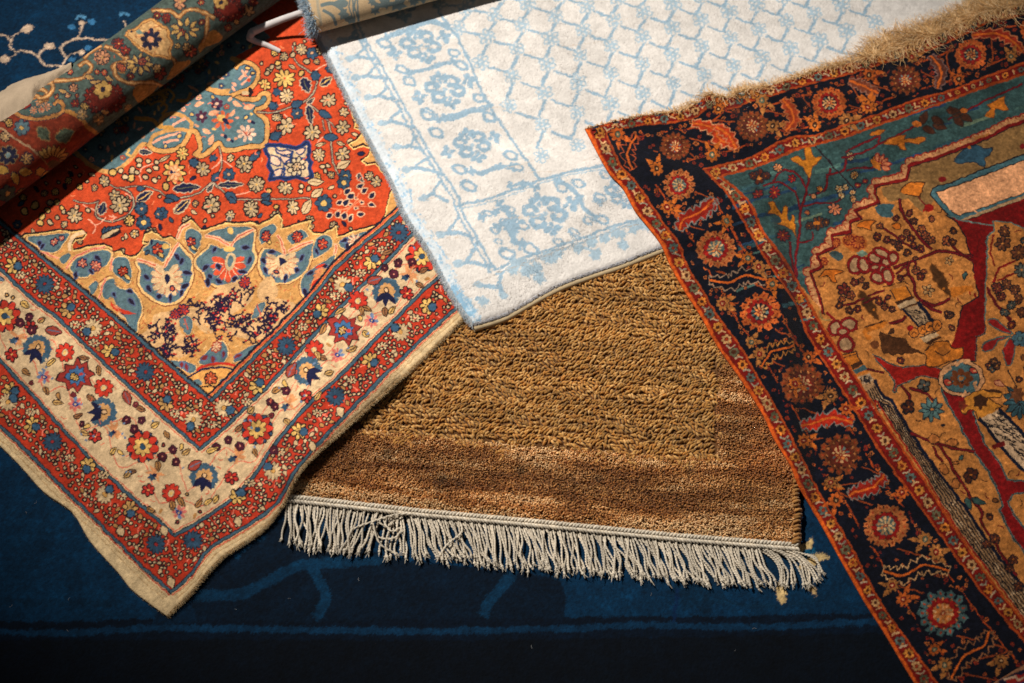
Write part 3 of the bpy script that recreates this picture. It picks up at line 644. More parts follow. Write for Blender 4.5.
# scattered vine curls on the red ground
for k in range(120):
    a, b = random.uniform(60, 380), random.uniform(40, 240)
    if 215+a*.05 < b or b < 236-.73*a: continue
    c.tile(0, 0, 1); t_ = random.random()*6
    c.line([(a+3*math.cos(t_), b+3*math.sin(t_)), (a, b), (a+3*math.cos(t_+2), b+2*math.sin(t_+2))], .9, (236, 120, 84), 3) if k % 3 == 0 else None
for k in range(1500):                     # tiny buds and curls between the flowers
    x, y = random.uniform(20, 385), random.uniform(40, 270); gq = c.pt([(x+a_, y+b_) for a_, b_ in ((0, 0), (2.6, 0), (-2.6, 0), (0, 2.4), (0, -2.4))]); cl_ = c.sample(gq[:, 0], gq[:, 1])
    onr = np.abs(cl_-lin(RED)).max() < .02; ont = np.abs(cl_-lin((88, 114, 118))).max() < .02 or np.abs(cl_-lin((88, 114, 122))).max() < .02
    if not (onr or ont): continue
    c.tile(0, 0, 1); t_ = random.random()*6
    if ont:
        if k % 3: c.leaf((x, y), random.uniform(2, 4), 1.4, t_, random.choice([PNK, (214, 150, 110), YEL, (70, 100, 120)]), None)
        else: c.daisy((x, y), 2.8, 5, random.choice([(190, 80, 56), PNK, (60, 50, 80)]), (60, 90, 100), YEL)
    elif k % 7 == 0: c.dot((x, y), 1.3, W)
    elif k % 7 == 1: c.bloom((x, y), 3.2, random.choice([W, YEL, (190, 150, 110)]))
    elif k % 7 == 2: c.leaf((x, y), 3.2, 1.5, t_, random.choice([BLU, NVY, W]), OUT)
    elif k % 7 == 3: c.line([(x-2.6*math.cos(t_), y-2.4*math.sin(t_)), (x, y), (x+2*math.cos(t_+.9), y+2*math.sin(t_+.9))], .9, (232, 130, 84), 3)
# ---- corner spandrel: gold scrolls with teal lobes
def px(x0, y0, P): return [(x0+a/5.694, y0+b/5.694) for a, b in P]
A_ = px(0, 200, [(120, 205), (150, 190), (230, 185), (340, 165), (410, 175), (465, 165), (490, 190), (470, 212), (430, 220), (410, 245), (415, 285), (450, 275), (500, 262), (590, 250), (635, 265), (640, 290), (690, 285), (700, 305), (740, 320), (770, 315), (800, 290), (840, 240)])
B_ = px(120, 200, [(130, 240), (140, 190), (180, 170), (215, 190), (240, 215), (290, 205), (320, 225), (330, 180), (350, 140), (400, 105), (430, 125), (455, 165), (480, 165), (540, 145), (600, 125), (680, 130), (740, 120), (790, 135), (850, 110), (885, 78)])
C_ = px(240, 180, [(215, 190), (240, 215), (235, 270), (270, 265), (310, 250), (360, 235), (400, 225), (390, 270), (415, 300), (470, 300), (530, 270), (545, 255), (550, 320), (590, 310), (640, 290), (720, 270), (800, 240), (830, 190), (840, 130), (850, 80), (870, 40), (880, 0)])
D_ = px(240, 60, [(850, 660), (800, 620), (770, 580), (720, 590), (690, 570), (730, 540), (745, 500), (700, 480), (640, 500), (620, 470), (660, 450), (690, 420), (700, 400), (650, 380), (660, 340), (640, 320), (630, 270), (650, 250)])
SPL = np.vstack([A_, B_, C_])
c.tile(0, 0, 1)
c.poly(np.vstack([SPL, px(240, 180, [(1000, 0), (911, 178)]), R4[::-1][10:], L4[::-1], [(20, 240)]]), GLD)
c.poly(np.vstack([D_, [(380, 100), (420, 180), (400, 190)]]), GLD)
for PP in (SPL, np.array(D_)):
    c.line(PP, 1.7, OUT)
    n_ = int(plen(PP)/3.0); q_ = along(PP, (np.arange(n_)+.5)/n_)          # tiny crockets on the rim
    for x, y in q_: c.ell((x, y), random.uniform(.7, 1.1), col=(34, 18, 22), n=6)
    c.line(PP+np.array([0.2, 1.6]), 1.1, (238, 196, 120))
def lobe(P, col=TEA, rim=(70, 60, 60)):
    Q = np.array(P, float); m = Q.mean(0); c.poly(m+(Q-m)*1.07, (128, 70, 44), 3); c.poly(m+(Q-m)*1.03, (238, 188, 120), 3); c.poly(m+(Q-m)*.95, col, 3); c.line(m+(Q-m)*.80, 3.2, (60, 84, 100), 3, True)
def specks(pts, r=11, col=(34, 22, 44)):
    for x, y in pts: c.leaf((x, y), r*random.uniform(1.1, 1.9), r*random.uniform(.6, .9), random.random()*3, col, (84, 96, 130))
c.tile(0, 200)
lobe([(150, 210), (250, 200), (330, 190), (400, 188), (385, 220), (352, 270), (320, 300), (260, 300), (200, 260)])
c.line([(395, 285), (400, 240), (430, 200), (475, 185)], 20, (236, 196, 150), 4)
lobe([(400, 370), (430, 330), (500, 302), (590, 280), (640, 300), (612, 370), (562, 392), (500, 440), (440, 440), (402, 402)])
lobe([(650, 330), (720, 328), (752, 400), (735, 480), (690, 452), (640, 410)]); lobe([(570, 480), (640, 440), (662, 490), (760, 512), (800, 570), (812, 640), (795, 683), (775, 760), (720, 700), (640, 560), (590, 560)])
lobe([(500, 500), (540, 460), (560, 480), (530, 540)]); lobe([(340, 330), (390, 300), (400, 320), (360, 370)])
specks([(225, 250), (240, 265), (450, 365), (480, 350), (555, 330), (520, 410), (650, 540), (740, 520), (750, 580), (700, 640), (430, 430)], 14)
for x, y, r in ((310, 240, 22), (350, 215, 14), (545, 375, 30), (470, 360, 26)): c.bloom((x, y), r, (220, 120, 90), (40, 30, 60), (230, 190, 150))
for P in ([(380, 390), (420, 330), (500, 290), (600, 265)], [(560, 560), (580, 500), (600, 450)], [(640, 330), (630, 400)], [(330, 330), (260, 305), (200, 290)]): c.line(P, 12, PNK, 4); c.line(P, 4, (200, 70, 50), 4)
c.bloom((700, 405), 30, (200, 70, 40), OUT, CRM); c.leaf((725, 440), 20, 9, .8, YEL, OUT)
for k in range(7): c.leaf((650+14*k, 610+6*k), 40, 9, 1.0-.15*k, random.choice([(206, 60, 36), (226, 130, 90)]), None)
c.ell((690, 660), 22, 9, .7, CRM)
c.tile(120, 200)
lobe([(130, 290), (160, 250), (180, 222), (290, 248), (265, 330), (240, 358), (190, 322)])
lobe([(90, 350), (170, 378), (230, 402), (270, 372), (300, 300), (330, 252), (380, 300), (412, 342), (412, 450), (370, 540), (320, 588), (230, 588), (150, 540), (104, 480), (112, 400)])
lobe([(370, 180), (410, 160), (462, 190), (456, 260), (420, 312), (380, 260)])
lobe([(432, 330), (500, 272), (520, 250), (610, 272), (740, 160), (772, 190), (760, 270), (782, 322), (742, 402), (690, 452), (620, 482), (550, 492), (490, 462), (468, 410), (430, 378)])
lobe([(490, 192), (590, 158), (700, 150), (765, 165), (640, 240), (560, 218)]); lobe([(800, 170), (880, 140), (882, 180), (830, 242), (790, 230)])
for P in ([(330, 250), (290, 310), (255, 380)], [(100, 340), (170, 360), (240, 390)], [(490, 205), (560, 220), (620, 262)], [(760, 170), (680, 205), (630, 262)], [(330, 215), (350, 160), (390, 140)]): c.line(P, 22, (236, 180, 140), 3); c.line(P, 6, (210, 90, 60), 3)
# cream fan flower, red flower
def fan(cx, cy, rx, ry, a0, a1, n, col, sep):
    for k in range(n):
        a = a0+(a1-a0)*k/(n-1); c.ell((cx+rx*.62*math.cos(a), cy+ry*.62*math.sin(a)), rx*.44, ry*.17, a, tuple(np.array(col)*random.uniform(.94, 1.04)))
    for k in range(n-1):
        a = a0+(a1-a0)*(k+.5)/(n-1); c.line([(cx+rx*.3*math.cos(a), cy+ry*.3*math.sin(a)), (cx+rx*.95*math.cos(a), cy+ry*.95*math.sin(a))], 4, sep)
fan(268, 450, 92, 108, -.9, 4.0, 11, (220, 182, 136), (206, 110, 70)); c.ell((268, 450), 40, 46, 0, (222, 184, 136)); c.leaf((268, 448), 32, 17, 1.5, NVY, None); c.dot((296, 504), 12, (206, 90, 60), NVY)
fan(615, 365, 95, 105, -.35, 3.5, 9, (220, 84, 50), (240, 200, 160)); c.ell((628, 350), 32, 52, .15, CRM); c.ell((628, 348), 16, 34, .15, TEA); c.ell((622, 280), 34, 16, 0, YEL)
specks([(150, 440), (165, 505), (225, 550), (285, 560), (350, 530), (385, 415), (350, 350), (325, 325), (370, 490), (535, 285), (490, 385), (515, 435), (565, 465), (650, 450), (700, 410), (735, 345), (715, 270), (560, 380), (500, 470)], 15)
for x, y, r in ((215, 280, 34), (405, 240, 26), (830, 200, 26)): c.bloom((x, y), r, (206, 76, 44), (24, 24, 50), CRM); c.leaf((x+16, y+36), 20, 9, .8, YEL, OUT)
c.leaf((180, 240), 18, 8, 1.4, NVY, None); c.leaf((155, 300), 18, 8, 2.4, BLU, OUT); c.ell((262, 262), 22, 15, 0, YEL); c.ell((628, 178), 22, 18, .6, YEL)
c.tile(240, 180)
lobe([(110, 440), (140, 388), (210, 400), (250, 420), (330, 402), (420, 350), (412, 420), (390, 500), (330, 560), (240, 592), (160, 580), (108, 510)])
lobe([(110, 290), (150, 262), (190, 250), (212, 280), (170, 330), (120, 370)]); lobe([(275, 310), (350, 280), (392, 322), (340, 342), (300, 372), (270, 340)])
lobe([(440, 330), (500, 310), (532, 360), (490, 412), (420, 452), (410, 400)]); lobe([(350, 560), (400, 510), (480, 460), (540, 420), (532, 470), (480, 490), (395, 600), (390, 690), (345, 640)])
lobe([(560, 350), (640, 312), (780, 282), (690, 332), (620, 392), (580, 390)])
for P in ([(215, 320), (240, 360), (255, 420)], [(410, 350), (340, 375), (280, 405)], [(545, 370), (540, 420)]): c.line(P, 20, (236, 180, 140), 3); c.line(P, 6, (210, 90, 60), 3)
fan(235, 470, 95, 92, -.6, 3.7, 11, (220, 184, 138), (206, 110, 70)); c.ell((238, 460), 42, 36, 0, (222, 184, 136)); c.blob((240, 465), 22, NVY, 3, .5); c.dot((208, 522), 10, (190, 90, 60), NVY)
specks([(135, 460), (145, 515), (185, 570), (260, 560), (325, 515), (350, 445), (180, 410), (400, 530), (480, 490), (370, 640), (590, 345), (610, 380), (440, 410)], 14)
for x, y, r in ((150, 320, 28), (325, 325, 30), (470, 365, 30)): c.bloom((x, y), r, (206, 76, 44), (24, 24, 50), CRM)
for k in range(6): c.leaf((420+8*k, 600-22*k), 34, 8, -.9+.1*k, random.choice([(206, 60, 36), (226, 140, 90)]), None)
fan(660, 345, 50, 34, 2.4, 5.6, 6, (232, 200, 160), (200, 90, 60))
# ivory ground with branching dark coral
IV2 = (214, 168, 116)
c.tile(120, 300)
for P in ([(120, 215), (170, 150), (200, 80), (300, 70), (340, 120), (350, 190), (450, 220), (400, 300), (320, 330), (230, 285)],
          [(380, 60), (470, 20), (520, -40), (560, -75), (700, -110), (760, -60), (740, 20), (640, 80), (570, 160), (490, 190), (420, 130)],
          [(590, 150), (690, 80), (760, 90), (850, 20), (900, -10), (1010, 40), (930, 130), (840, 215), (740, 220), (640, 205)],
          [(780, -60), (860, -140), (900, -30), (820, 20)]): c.poly(P, IV2, 3)
def coral(x, y, a, L, d, w):
    a2 = a+random.uniform(-.5, .5); x2, y2 = x+L*math.cos(a2), y+L*math.sin(a2)
    c.line([(x, y), ((x+x2)/2+random.uniform(-6, 6), (y+y2)/2+random.uniform(-6, 6)), (x2, y2)], w, (30, 20, 46), 3)
    if d <= 0:
        c.ell((x2, y2), 8, 6, random.random()*3, (34, 20, 44))
        if random.random() < .4: c.ell((x2+11, y2-9), 7, 6, 0, (190, 50, 40))
        return
    for s_ in ((-1, 1) if random.random() < .75 else (random.choice((-1, 1)),)): coral(x2, y2, a2+s_*random.uniform(.4, .95), L*.78, d-1, w*.86)
for x, y, a, L in ((250, 250, 3.6, 36), (250, 240, -1.9, 34), (330, 270, .2, 30), (240, 170, -2.0, 26), (250, 180, -.7, 26), (380, 260, -1.0, 28), (300, 230, -.6, 28), (480, 130, -2.1, 34), (500, 130, -1.0, 36), (520, 80, -1.6, 34), (560, 140, -.6, 34), (600, 60, -1.2, 36), (640, 20, -.7, 34), (560, 30, -2.0, 30), (700, -20, -1.6, 34), (660, 160, .2, 28), (720, 170, -1.2, 34), (800, 180, -1.0, 36), (840, 120, -1.1, 34), (860, 60, -.9, 30), (880, 40, -.2, 26), (440, 60, -2.2, 26), (150, 215, 3.0, 22)): [coral(x+random.uniform(-30, 30), y+random.uniform(-26, 26), a+random.uniform(-.6, .6)+rep*2.2, L*.86, 3, 11.5) for rep in range(2)]
for k in range(26):
    x, y = random.choice([(250, 210), (300, 270), (380, 260), (480, 110), (560, 40), (620, 20), (680, -20), (700, 160), (780, 150), (850, 100), (880, 40)]); coral(x+random.uniform(-50, 50), y+random.uniform(-40, 40), random.random()*6.28, 22, 2, 11)
for P in ([(335, 110), (385, 88), (416, 130), (395, 202), (350, 160)], [(748, 112), (780, 30), (830, 8), (812, 70)]): lobe(P, (96, 118, 124)); c.line([np.mean(P, 0)-[8, 30], np.mean(P, 0)+[8, 30]], 8, (190, 80, 60))
for x, y in ((320, 80), (360, 55), (710, -100)): c.bloom((x, y), 32, (196, 60, 40), NVY, (40, 60, 110))
for k in range(150):
    c.ell((random.uniform(350, 700), random.uniform(120, 330)), 4, 4, 0, (200, 130, 60)) if k % 2 else None
lobe([(450, 370), (480, 310), (560, 230), (612, 260), (616, 322), (580, 362)]); lobe([(640, 350), (690, 290), (800, 245), (700, 340)]); lobe([(285, 345), (380, 350), (442, 382), (400, 418), (330, 382)])
specks([(480, 330), (590, 310), (560, 270), (670, 320), (380, 385), (350, 370), (530, 340)], 14, (120, 40, 40)); c.bloom((550, 265), 30, (226, 180, 140), (160, 60, 40))
c.poly([(395, 440), (440, 412), (520, 388), (600, 388), (640, 402), (560, 480), (515, 560)], (226, 160, 84), 2)
c.line([(445, 395), (520, 365), (600, 362), (655, 372)], 16, (196, 50, 34), 3); c.line([(395, 437), (440, 411), (520, 386), (600, 386), (642, 402)], 11, NVY, 4)
c.bloom((515, 445), 36, (206, 90, 50), OUT, CRM); lobe([(410, 460), (450, 450), (470, 480), (430, 490)]); lobe([(560, 460), (620, 430), (600, 470)])
for k in range(6): c.ell((470+16*k, 492-3*(k % 2)), 8, 6, 0, OUT)
c.tile(0, 0, 1)
for k in range(1500):                      # hatching in the gold scrolls
    x, y = random.uniform(20, 400), random.uniform(230, 400); gq = c.pt([(x-1.5, y), (x+1.5, y)]); cl_ = c.sample(gq[:, 0], gq[:, 1])
    if np.abs(cl_-lin(GLD)).max() < .02: a = random.random()*3; c.line([(x-1.6*math.cos(a), y-1.6*math.sin(a)), (x+1.6*math.cos(a), y+1.6*math.sin(a))], .8, random.choice([(190, 116, 56), (180, 84, 48), (226, 184, 124), (196, 110, 70)]))
# ---- field line and band lines
def band(P, w, *cols):
    for k, (off, ww, col) in enumerate(cols): c.line(P+np.array(off), ww, col)
c.tile(0, 0, 1)
def lines(L, R, inner=False):
    for P in (L, R): c.line(P, 4.2, OUT); c.line(P, 2.5, (64, 90, 104))
lines(L1, R1); lines(L2, R2); lines(L3, R3); lines(L4, R4)
for o_, cc_ in ((4.6, (172, 132, 84)), (6.4, (206, 176, 130)), (8, (180, 142, 96))): c.line(R1+[o_*.72, o_*.72], .8, cc_); c.line(L1+[-o_*.8, o_*.9], .8, cc_)
c.line(L1+[-1.2, 3], 1.2, (190, 60, 44)); c.line(R1+[1.4, 3], 1.3, (206, 84, 60))
c.line(R4+[-2.6, -2.4], 1.6, (206, 76, 46)); c.line(R4+[-4.2, -4.0], 2.4, (28, 22, 40)); c.line(L4+[1.6, -2.4], 1.4, OUT)
c.line(L2+[1.2, -3.4], 1.0, (206, 90, 66)); c.line(R2+[-1.5, -3.5], 1.0, (206, 90, 66)); c.line(L3+[-1.5, 3.6], 1.0, (206, 90, 66)); c.line(R3+[1.5, 3.6], 1.0, (206, 90, 66))
# ---- red guard bands: vines, beads, then daisies
def beads(A, B, n, ctr=()):
    nv = int(plen(A)/7)
    for k in range(nv):
        t_ = (k+.5)/nv; p = along(A, [t_])[0]; q_ = along(B, [t_])[0]; s_ = random.uniform(.2, .8); m = p+(q_-p)*s_
        d = (q_-p); a = random.random()*6; e = 4.5
        c.line([(m[0]-e*math.cos(a), m[1]-e*math.sin(a)), (m[0]+1.5*math.sin(a), m[1]), (m[0]+e*math.cos(a), m[1]+e*math.sin(a))], 1.0, (234, 130, 104), 3)
    pts = []
    tries = 0
    while len(pts) < n and tries < n*40:
        tries += 1; t_ = random.random(); s_ = random.uniform(.13, .87)
        p = along(A, [t_])[0]; q_ = along(B, [t_])[0]; m = p+(q_-p)*s_
        if m[0] < -12 or m[0] > 480: continue
        if all((m[0]-a)**2+(m[1]-b)**2 > 3.75**2 for a, b in pts) and all((m[0]-a)**2+(m[1]-b)**2 > (r+1.8)**2 for a, b, r in ctr): pts.append(tuple(m))
    for m in pts:
        if random.random() < .16: c.leaf(m, 3.0, 1.7, random.random()*3, random.choice([OCH, CRM]), OUT)
        else: c.dot(m, random.uniform(1.0, 1.55), random.choice([CRM, CRM, CRM, (206, 160, 110)]))
def bluedaisy(p, r=9.5): c.daisy(p, r, 13, BLU, OUT, (150, 40, 40), eye=.16)
def yclus(p, a, r=8.5):
    p = np.array(p); d = np.array([math.cos(a), math.sin(a)])
    c.bloom(p, r, random.choice([YEL, (190, 144, 84)]), n=7, cc=(200, 150, 90)); c.blob(p+d*4.5, 5, OUT, 6, .2); c.blob(p+d*4.5, 3.9, (54, 84, 108), 6, .2)
def cdaisy(p, a, r=9):
    p = np.array(p); d = np.array([math.cos(a), math.sin(a)])
    c.daisy(p, r, 12, CRM, OUT, (204, 150, 80), eye=.24); c.blob(p+d*7, 5.2, OUT, 6, .2); c.blob(p+d*7, 4.1, (54, 84, 108), 6, .2)
def speck(p, r=5.6):
    for k in range(7): a = k*.9; c.ell((p[0]+.7*r*math.cos(a), p[1]+.5*r*math.sin(a)), 2.5, 2.1, 0, OUT, 7)
    for k in range(7): a = k*.9; c.ell((p[0]+.7*r*math.cos(a), p[1]+.5*r*math.sin(a)), 1.5, 1.1, a, CRM, 6)
    for k in range(3): c.ell((p[0]+random.uniform(-.35, .35)*r, p[1]+random.uniform(-.25, .25)*r), 1.0, .8, 0, CRM, 6)
bdI = [(44.8, 284.3), (145, 372), (286.4, 346), (399, 232.7)]; ycI = [((13.2, 266), 0), ((67.6, 309.8), -.6), ((110.6, 351), .2), ((165.7, 403.6), -1.2), ((320.6, 311.8), 2.6), ((372, 262), -.9), ((257, 386), -.9)]
cdI = [((93, 328), 2.6), ((223.6, 408), .3), ((342.5, 284.6), .4), ((193.6, 420), 2.0)]; spI = [(74.6, 324.6), (94, 343), (174.8, 414), (335, 296), (361, 273), (247, 402), (212, 425), (303, 327), (383, 250), (20, 275)]
bdO = [(156, 544), (193, 540), (52.7, 442), (335.4, 396.7), (456, 285)]; cdO = [((104.8, 494.8), -.8), ((273, 471.3), 3.9), ((400.5, 332), 3.8), ((8, 402), -.6)]; ycO = [((88, 465), 1.9), ((130, 509), 1.4), ((299.4, 431), .1), ((370.6, 360), .6), ((238, 496), -.9), ((10.5, 391), 0), ((32, 425), .4), ((428, 306), .2)]
spO = [(103.5, 475), (70, 458), (122, 496), (280, 452), (250, 483), (382, 346), (318, 413), (30, 412), (415, 318), (352, 380)]
beads(np.vstack([L3[4:], R3[1:]]), np.vstack([L4[4:], R4[1:]]), 430, [(x, y, 9) for x, y in bdI+[q_ for q_, _ in ycI+cdI]]+[(x, y, 5) for x, y in spI])
beads(np.vstack([L1[4:], R1[1:]]), np.vstack([L2[4:], R2[1:]]), 430, [(x, y, 9) for x, y in bdO+[q_ for q_, _ in ycO+cdO]]+[(x, y, 5) for x, y in spO])
for p in spI+spO: speck(p)
for p, a in ycI+ycO: yclus(p, a)
for p in bdI+bdO: bluedaisy(p)
for p, a in cdI+cdO: cdaisy(p, a)
for p in ((171.5, 583), (164, 531), (238, 522), (121, 532), (313, 447), (340, 412)): c.leaf(p, 5.2, 3.6, 1.2, CRM, OUT)
# ---- ivory band
def vine(P): c.line(P, 1.0, (214, 110, 84), 4)
mL = (L2[6:]+0)  # vines run along the ivory band
for s_ in (.3, .62):
    A = along(L2, np.linspace(0, 1, 40)); B = along(L3, np.linspace(0, 1, 40)); w_ = s_+.12*np.sin(np.arange(40)*1.1+s_*9); vine(A+(B-A)*w_[:, None])
    A = along(R2, np.linspace(0, 1, 44)); B = along(R3, np.linspace(0, 1, 44)); w_ = s_+.12*np.sin(np.arange(44)*1.1+s_*7); vine(A+(B-A)*w_[:, None])
def bigros(p, r=16):
    for k in range(9): a = k*.698; c.blob((p[0]+r*.82*math.cos(a+.35), p[1]+r*.82*math.sin(a+.35)), 3.6, OUT, 6, .15); c.blob((p[0]+r*.82*math.cos(a+.35), p[1]+r*.82*math.sin(a+.35)), 2.6, BLU, 6, .15)
    c.daisy(p, r*.98, 9, (196, 56, 38), OUT, OUT, eye=.3); c.daisy(p, r*.56, 8, YEL, OUT, BLU, eye=.32)
def ros(p, r=9.5): c.daisy(p, r, 9, (196, 54, 36), OUT, CRM, eye=.32); c.ell(p, 1.6, col=YEL)
def palm(p, a, r=15):
    p = np.array(p)
    def q(rad, th): return p+rad*np.array([math.cos(a+th), math.sin(a+th)])
    for k in range(9): c.blob(q(r*.72, math.radians(-128+32*k)), r*.27, (62, 88, 106), 7, .2)
    for k in range(8): c.ell(q(r*.46, math.radians(-118+34*k)), r*.13, r*.13, 0, (206, 150, 90))
    c.ell(q(r*.1, 0), r*.42, r*.42, 0, (204, 150, 92)); 
    for th, L in ((2.45, .95), (math.pi, 1.05), (-2.45, .95)): c.leaf(q(r*.55, th), r*.5, r*.2, a+th, (24, 26, 58), None)
    c.ell(q(r*.12, 0), r*.24, r*.2, a, OUT); c.ell(q(r*.14, 0), r*.15, r*.12, a, (226, 180, 130)); c.leaf(q(r*.3, math.pi), r*.3, r*.17, a, NVY, None)
def star(p, r=8):
    for k in range(8): c.ell((p[0]+r*.6*math.cos(k*.785), p[1]+r*.6*math.sin(k*.785)), r*.34, r*.2, k*.785, random.choice([(206, 110, 96), (110, 128, 160), (206, 110, 96)]))
    c.ell(p, r*.4, r*.3, .2, (44, 60, 120)); c.ell(p, r*.14, col=CRM, n=6)
def redcl(p, r=6.5): c.bloom(p, r, (190, 50, 40), OUT, YEL, 6)
def orb(p, r=11):
    for k in range(9): a = random.random()*6; c.leaf((p[0]+r*.45*math.cos(a), p[1]+r*.45*math.sin(a)), r*.5, r*.14, a, (212, 142, 92), None)
    c.blob((p[0]-4, p[1]+4), 3.4, BLU, 5, .4); c.blob((p[0]-1, p[1]+2), 2.2, NVY, 5, .4)
def crab(p, a, r=15):
    p = np.array(p); ca, sa = math.cos(a), math.sin(a)
    Q = np.array([(-1.1, -.25), (-.75, -.55), (-.45, -.45), (-.35, -.85), (.1, -.6), (.5, -.95), (.55, -.5), (.95, -.5), (.8, -.1), (1.05, .35), (.65, .4), (.6, .9), (.2, .6), (-.25, .95), (-.35, .5), (-.75, .6), (-.7, .15)])*r
    R = np.stack([p[0]+Q[:, 0]*ca-Q[:, 1]*sa, p[1]+Q[:, 0]*sa+Q[:, 1]*ca], 1)
    c.poly(p+(R-p)*1.1, OUT, 2); c.poly(R, (150, 48, 40), 2); c.poly(p+(R-p)*.66, OUT, 2); c.poly(p+(R-p)*.6, (66, 106, 148), 2); c.bloom(p+np.array([-1, 1]), r*.26, YEL, OUT, CRM); c.ell(p+np.array([ca, sa])*r*.33, 2, 2, 0, (190, 60, 50))
for p in ((5, 316), (142.5, 446.5), (257.3, 429), (422, 256.5)): bigros(p)
for p in ((65, 352.7), (103.6, 387.8), (171.5, 493), (358, 301), (314.4, 349.6)): ros(p)
for p, a in (((37, 349), -1.1), ((102.5, 412), 0), ((204.2, 477), -1.4), ((307.4, 371), -2.5), ((304, 380), -3.4), ((386.5, 292), -1.5)):
    if (p, a) == ((304, 380), -3.4): continue
    palm(p, a)
crab((76, 376), -.4, 17); crab((343.4, 329.4), .3, 16)
for p in ((44, 377), (75.5, 403.6), (179.4, 512.4), (371.5, 320.6), (337.3, 354.8)): star(p)
for p in ((17.6, 337), (155.7, 473), (115, 430), (236, 455), (289, 403), (409, 274)): orb(p)
for p in ((11.4, 355), (95, 436), (231, 478), (407, 293.5), (148, 490), (31, 327), (306, 396)): redcl(p)
dk = [(29, 317), (20, 323), (32, 330), (126.5, 420), (142, 420.5), (134.5, 429), (172.5, 450), (162, 457), (176, 462), (274, 450), (228, 440), (270, 402), (286, 391), (394, 274), (398, 263), (385, 268), (412, 262), (275, 407), (240, 446), (216, 447)]
for p in dk: c.daisy(p, random.uniform(3.6, 5), 5, (74, 24, 40), OUT, (200, 120, 100), eye=.2)
for p, a in (((25, 305), .6), ((42, 320), -.6), ((26, 372), .7), ((46, 391), 1.2), ((54, 331), .4), ((84, 358), .2), ((99, 371), 1.4), ((51, 362), -.7), ((91, 398), .6), ((58, 403), .2), ((78, 416), -.3), ((85, 433), .3), ((113, 451), -.8), ((141, 409), .3), ((155, 425), -.5), ((167, 435), 1.0), ((131, 472), -.2), ((186, 452), -.7), ((151, 510), .4), ((158, 466), 1.4), ((181, 502), .9), ((173, 506), 1.3), ((199, 503), -1.0), ((208, 502), -.7), ((216, 499), -.9), ((128, 474), -.7), ((251, 410), -.8), ((212, 450), -.4), ((239, 428), -.7), ((287, 422), .9), ((255, 453), 1.2), ((367, 309), .5), ((362, 311), 1.2), ((323, 358), .4), ((318, 356), 1.1), ((341, 311), -.4), ((323, 329), -1.2), ((366, 334), .9), ((385, 312), 1.3), ((392, 310), -.9), ((352, 349), -.4), ((277, 390), -.4), ((329, 373), -.2), ((420, 285), .6), ((424, 270), -.6), ((388, 252), -.4), ((318, 396), -.9)):
    c.leaf(p, random.uniform(4, 6), random.uniform(2, 2.7), a, random.choice([OCH, (196, 152, 90), YEL, (150, 100, 62)]), OUT, 0, (70, 44, 36))
for p, a in (((195, 465), -.5), ((54, 331), .2), ((375, 280), -.3), ((291.6, 369.8), -1.1), ((127, 398), 1.1)): c.leaf(p, 8, 4.2, a, (160, 66, 52), OUT, .06, (90, 110, 130))
for k in range(130):
    t_ = random.random(); L, R = random.choice([(L2, L3), (R2, R3)]); p = along(L, [t_])[0]; q_ = along(R, [t_])[0]; m = p+(q_-p)*random.uniform(.12, .88)
    if k % 3 == 0: c.ell(m, 1.5, 1.1, random.random()*3, (104, 124, 150))
    elif k % 3 == 1: a = random.random()*6; c.line([m, m+3.5*np.array([math.cos(a), math.sin(a)])], .9, (210, 96, 70))
# ---- build
for k in range(420):                      # small fillers crowd the ivory band
    t_ = random.random(); L, R = random.choice([(L2, L3), (R2, R3)]); p = along(L, [t_])[0]; q_ = along(R, [t_])[0]; m = p+(q_-p)*random.uniform(.1, .9)
    if not (-5 < m[0] < 470): continue
    gq = c.pt([m, m+[3, 0], m-[3, 0], m+[0, 2.6], m-[0, 2.6]]); cl_ = c.sample(gq[:, 0], gq[:, 1])
    if np.abs(cl_-lin(IVO)).max() > .02: continue
    if k % 4 == 0: c.daisy(m, random.uniform(2.2, 3), 5, random.choice([(120, 40, 44), (74, 24, 40)]), OUT, (200, 120, 100), eye=.2)
    elif k % 4 == 1: c.leaf(m, 3.4, 1.6, random.random()*3, random.choice([OCH, YEL, (110, 128, 150)]), OUT if k % 8 > 3 else None)
    elif k % 4 == 2: c.dot(m, 1.2, random.choice([(200, 150, 90), (150, 60, 50)]))
    else: a = random.random()*6; c.line([m-[2.6*math.cos(a), 2*math.sin(a)], m+[.6, .8], m+[2.6*math.cos(a+.6), 2*math.sin(a+.6)]], .9, (206, 96, 70), 3)
redt = thing('rug', 'red rug with floral medallions and an ivory flower border, its far end rolled up', 'rug')
rm = wool('red_wool', sheen=.1, var=.24, scale=1100, bump=.45)
red.build('woven_pile', c, rm, redt, g=.0008, jit=.0002, side=(190, 150, 100), rnd=.0015, warp=.0004, wob=.0005, mot=.08)
vis = eR[(eR[:, 0] < 470)]
edge_hair('edge_fuzz', red, vis, 3200, .0055, .00020, [(222, 190, 140), (206, 168, 116), (186, 144, 92), (234, 208, 164)], rm, redt, out=1, zoff=.0003, lie=-.08)
edge_hair('edge_fuzz', red, eL[eL[:, 0] > -20], 700, .0028, .0002, [(206, 172, 120), (186, 150, 100)], rm, redt, out=1, zoff=-.003)
redchart = c
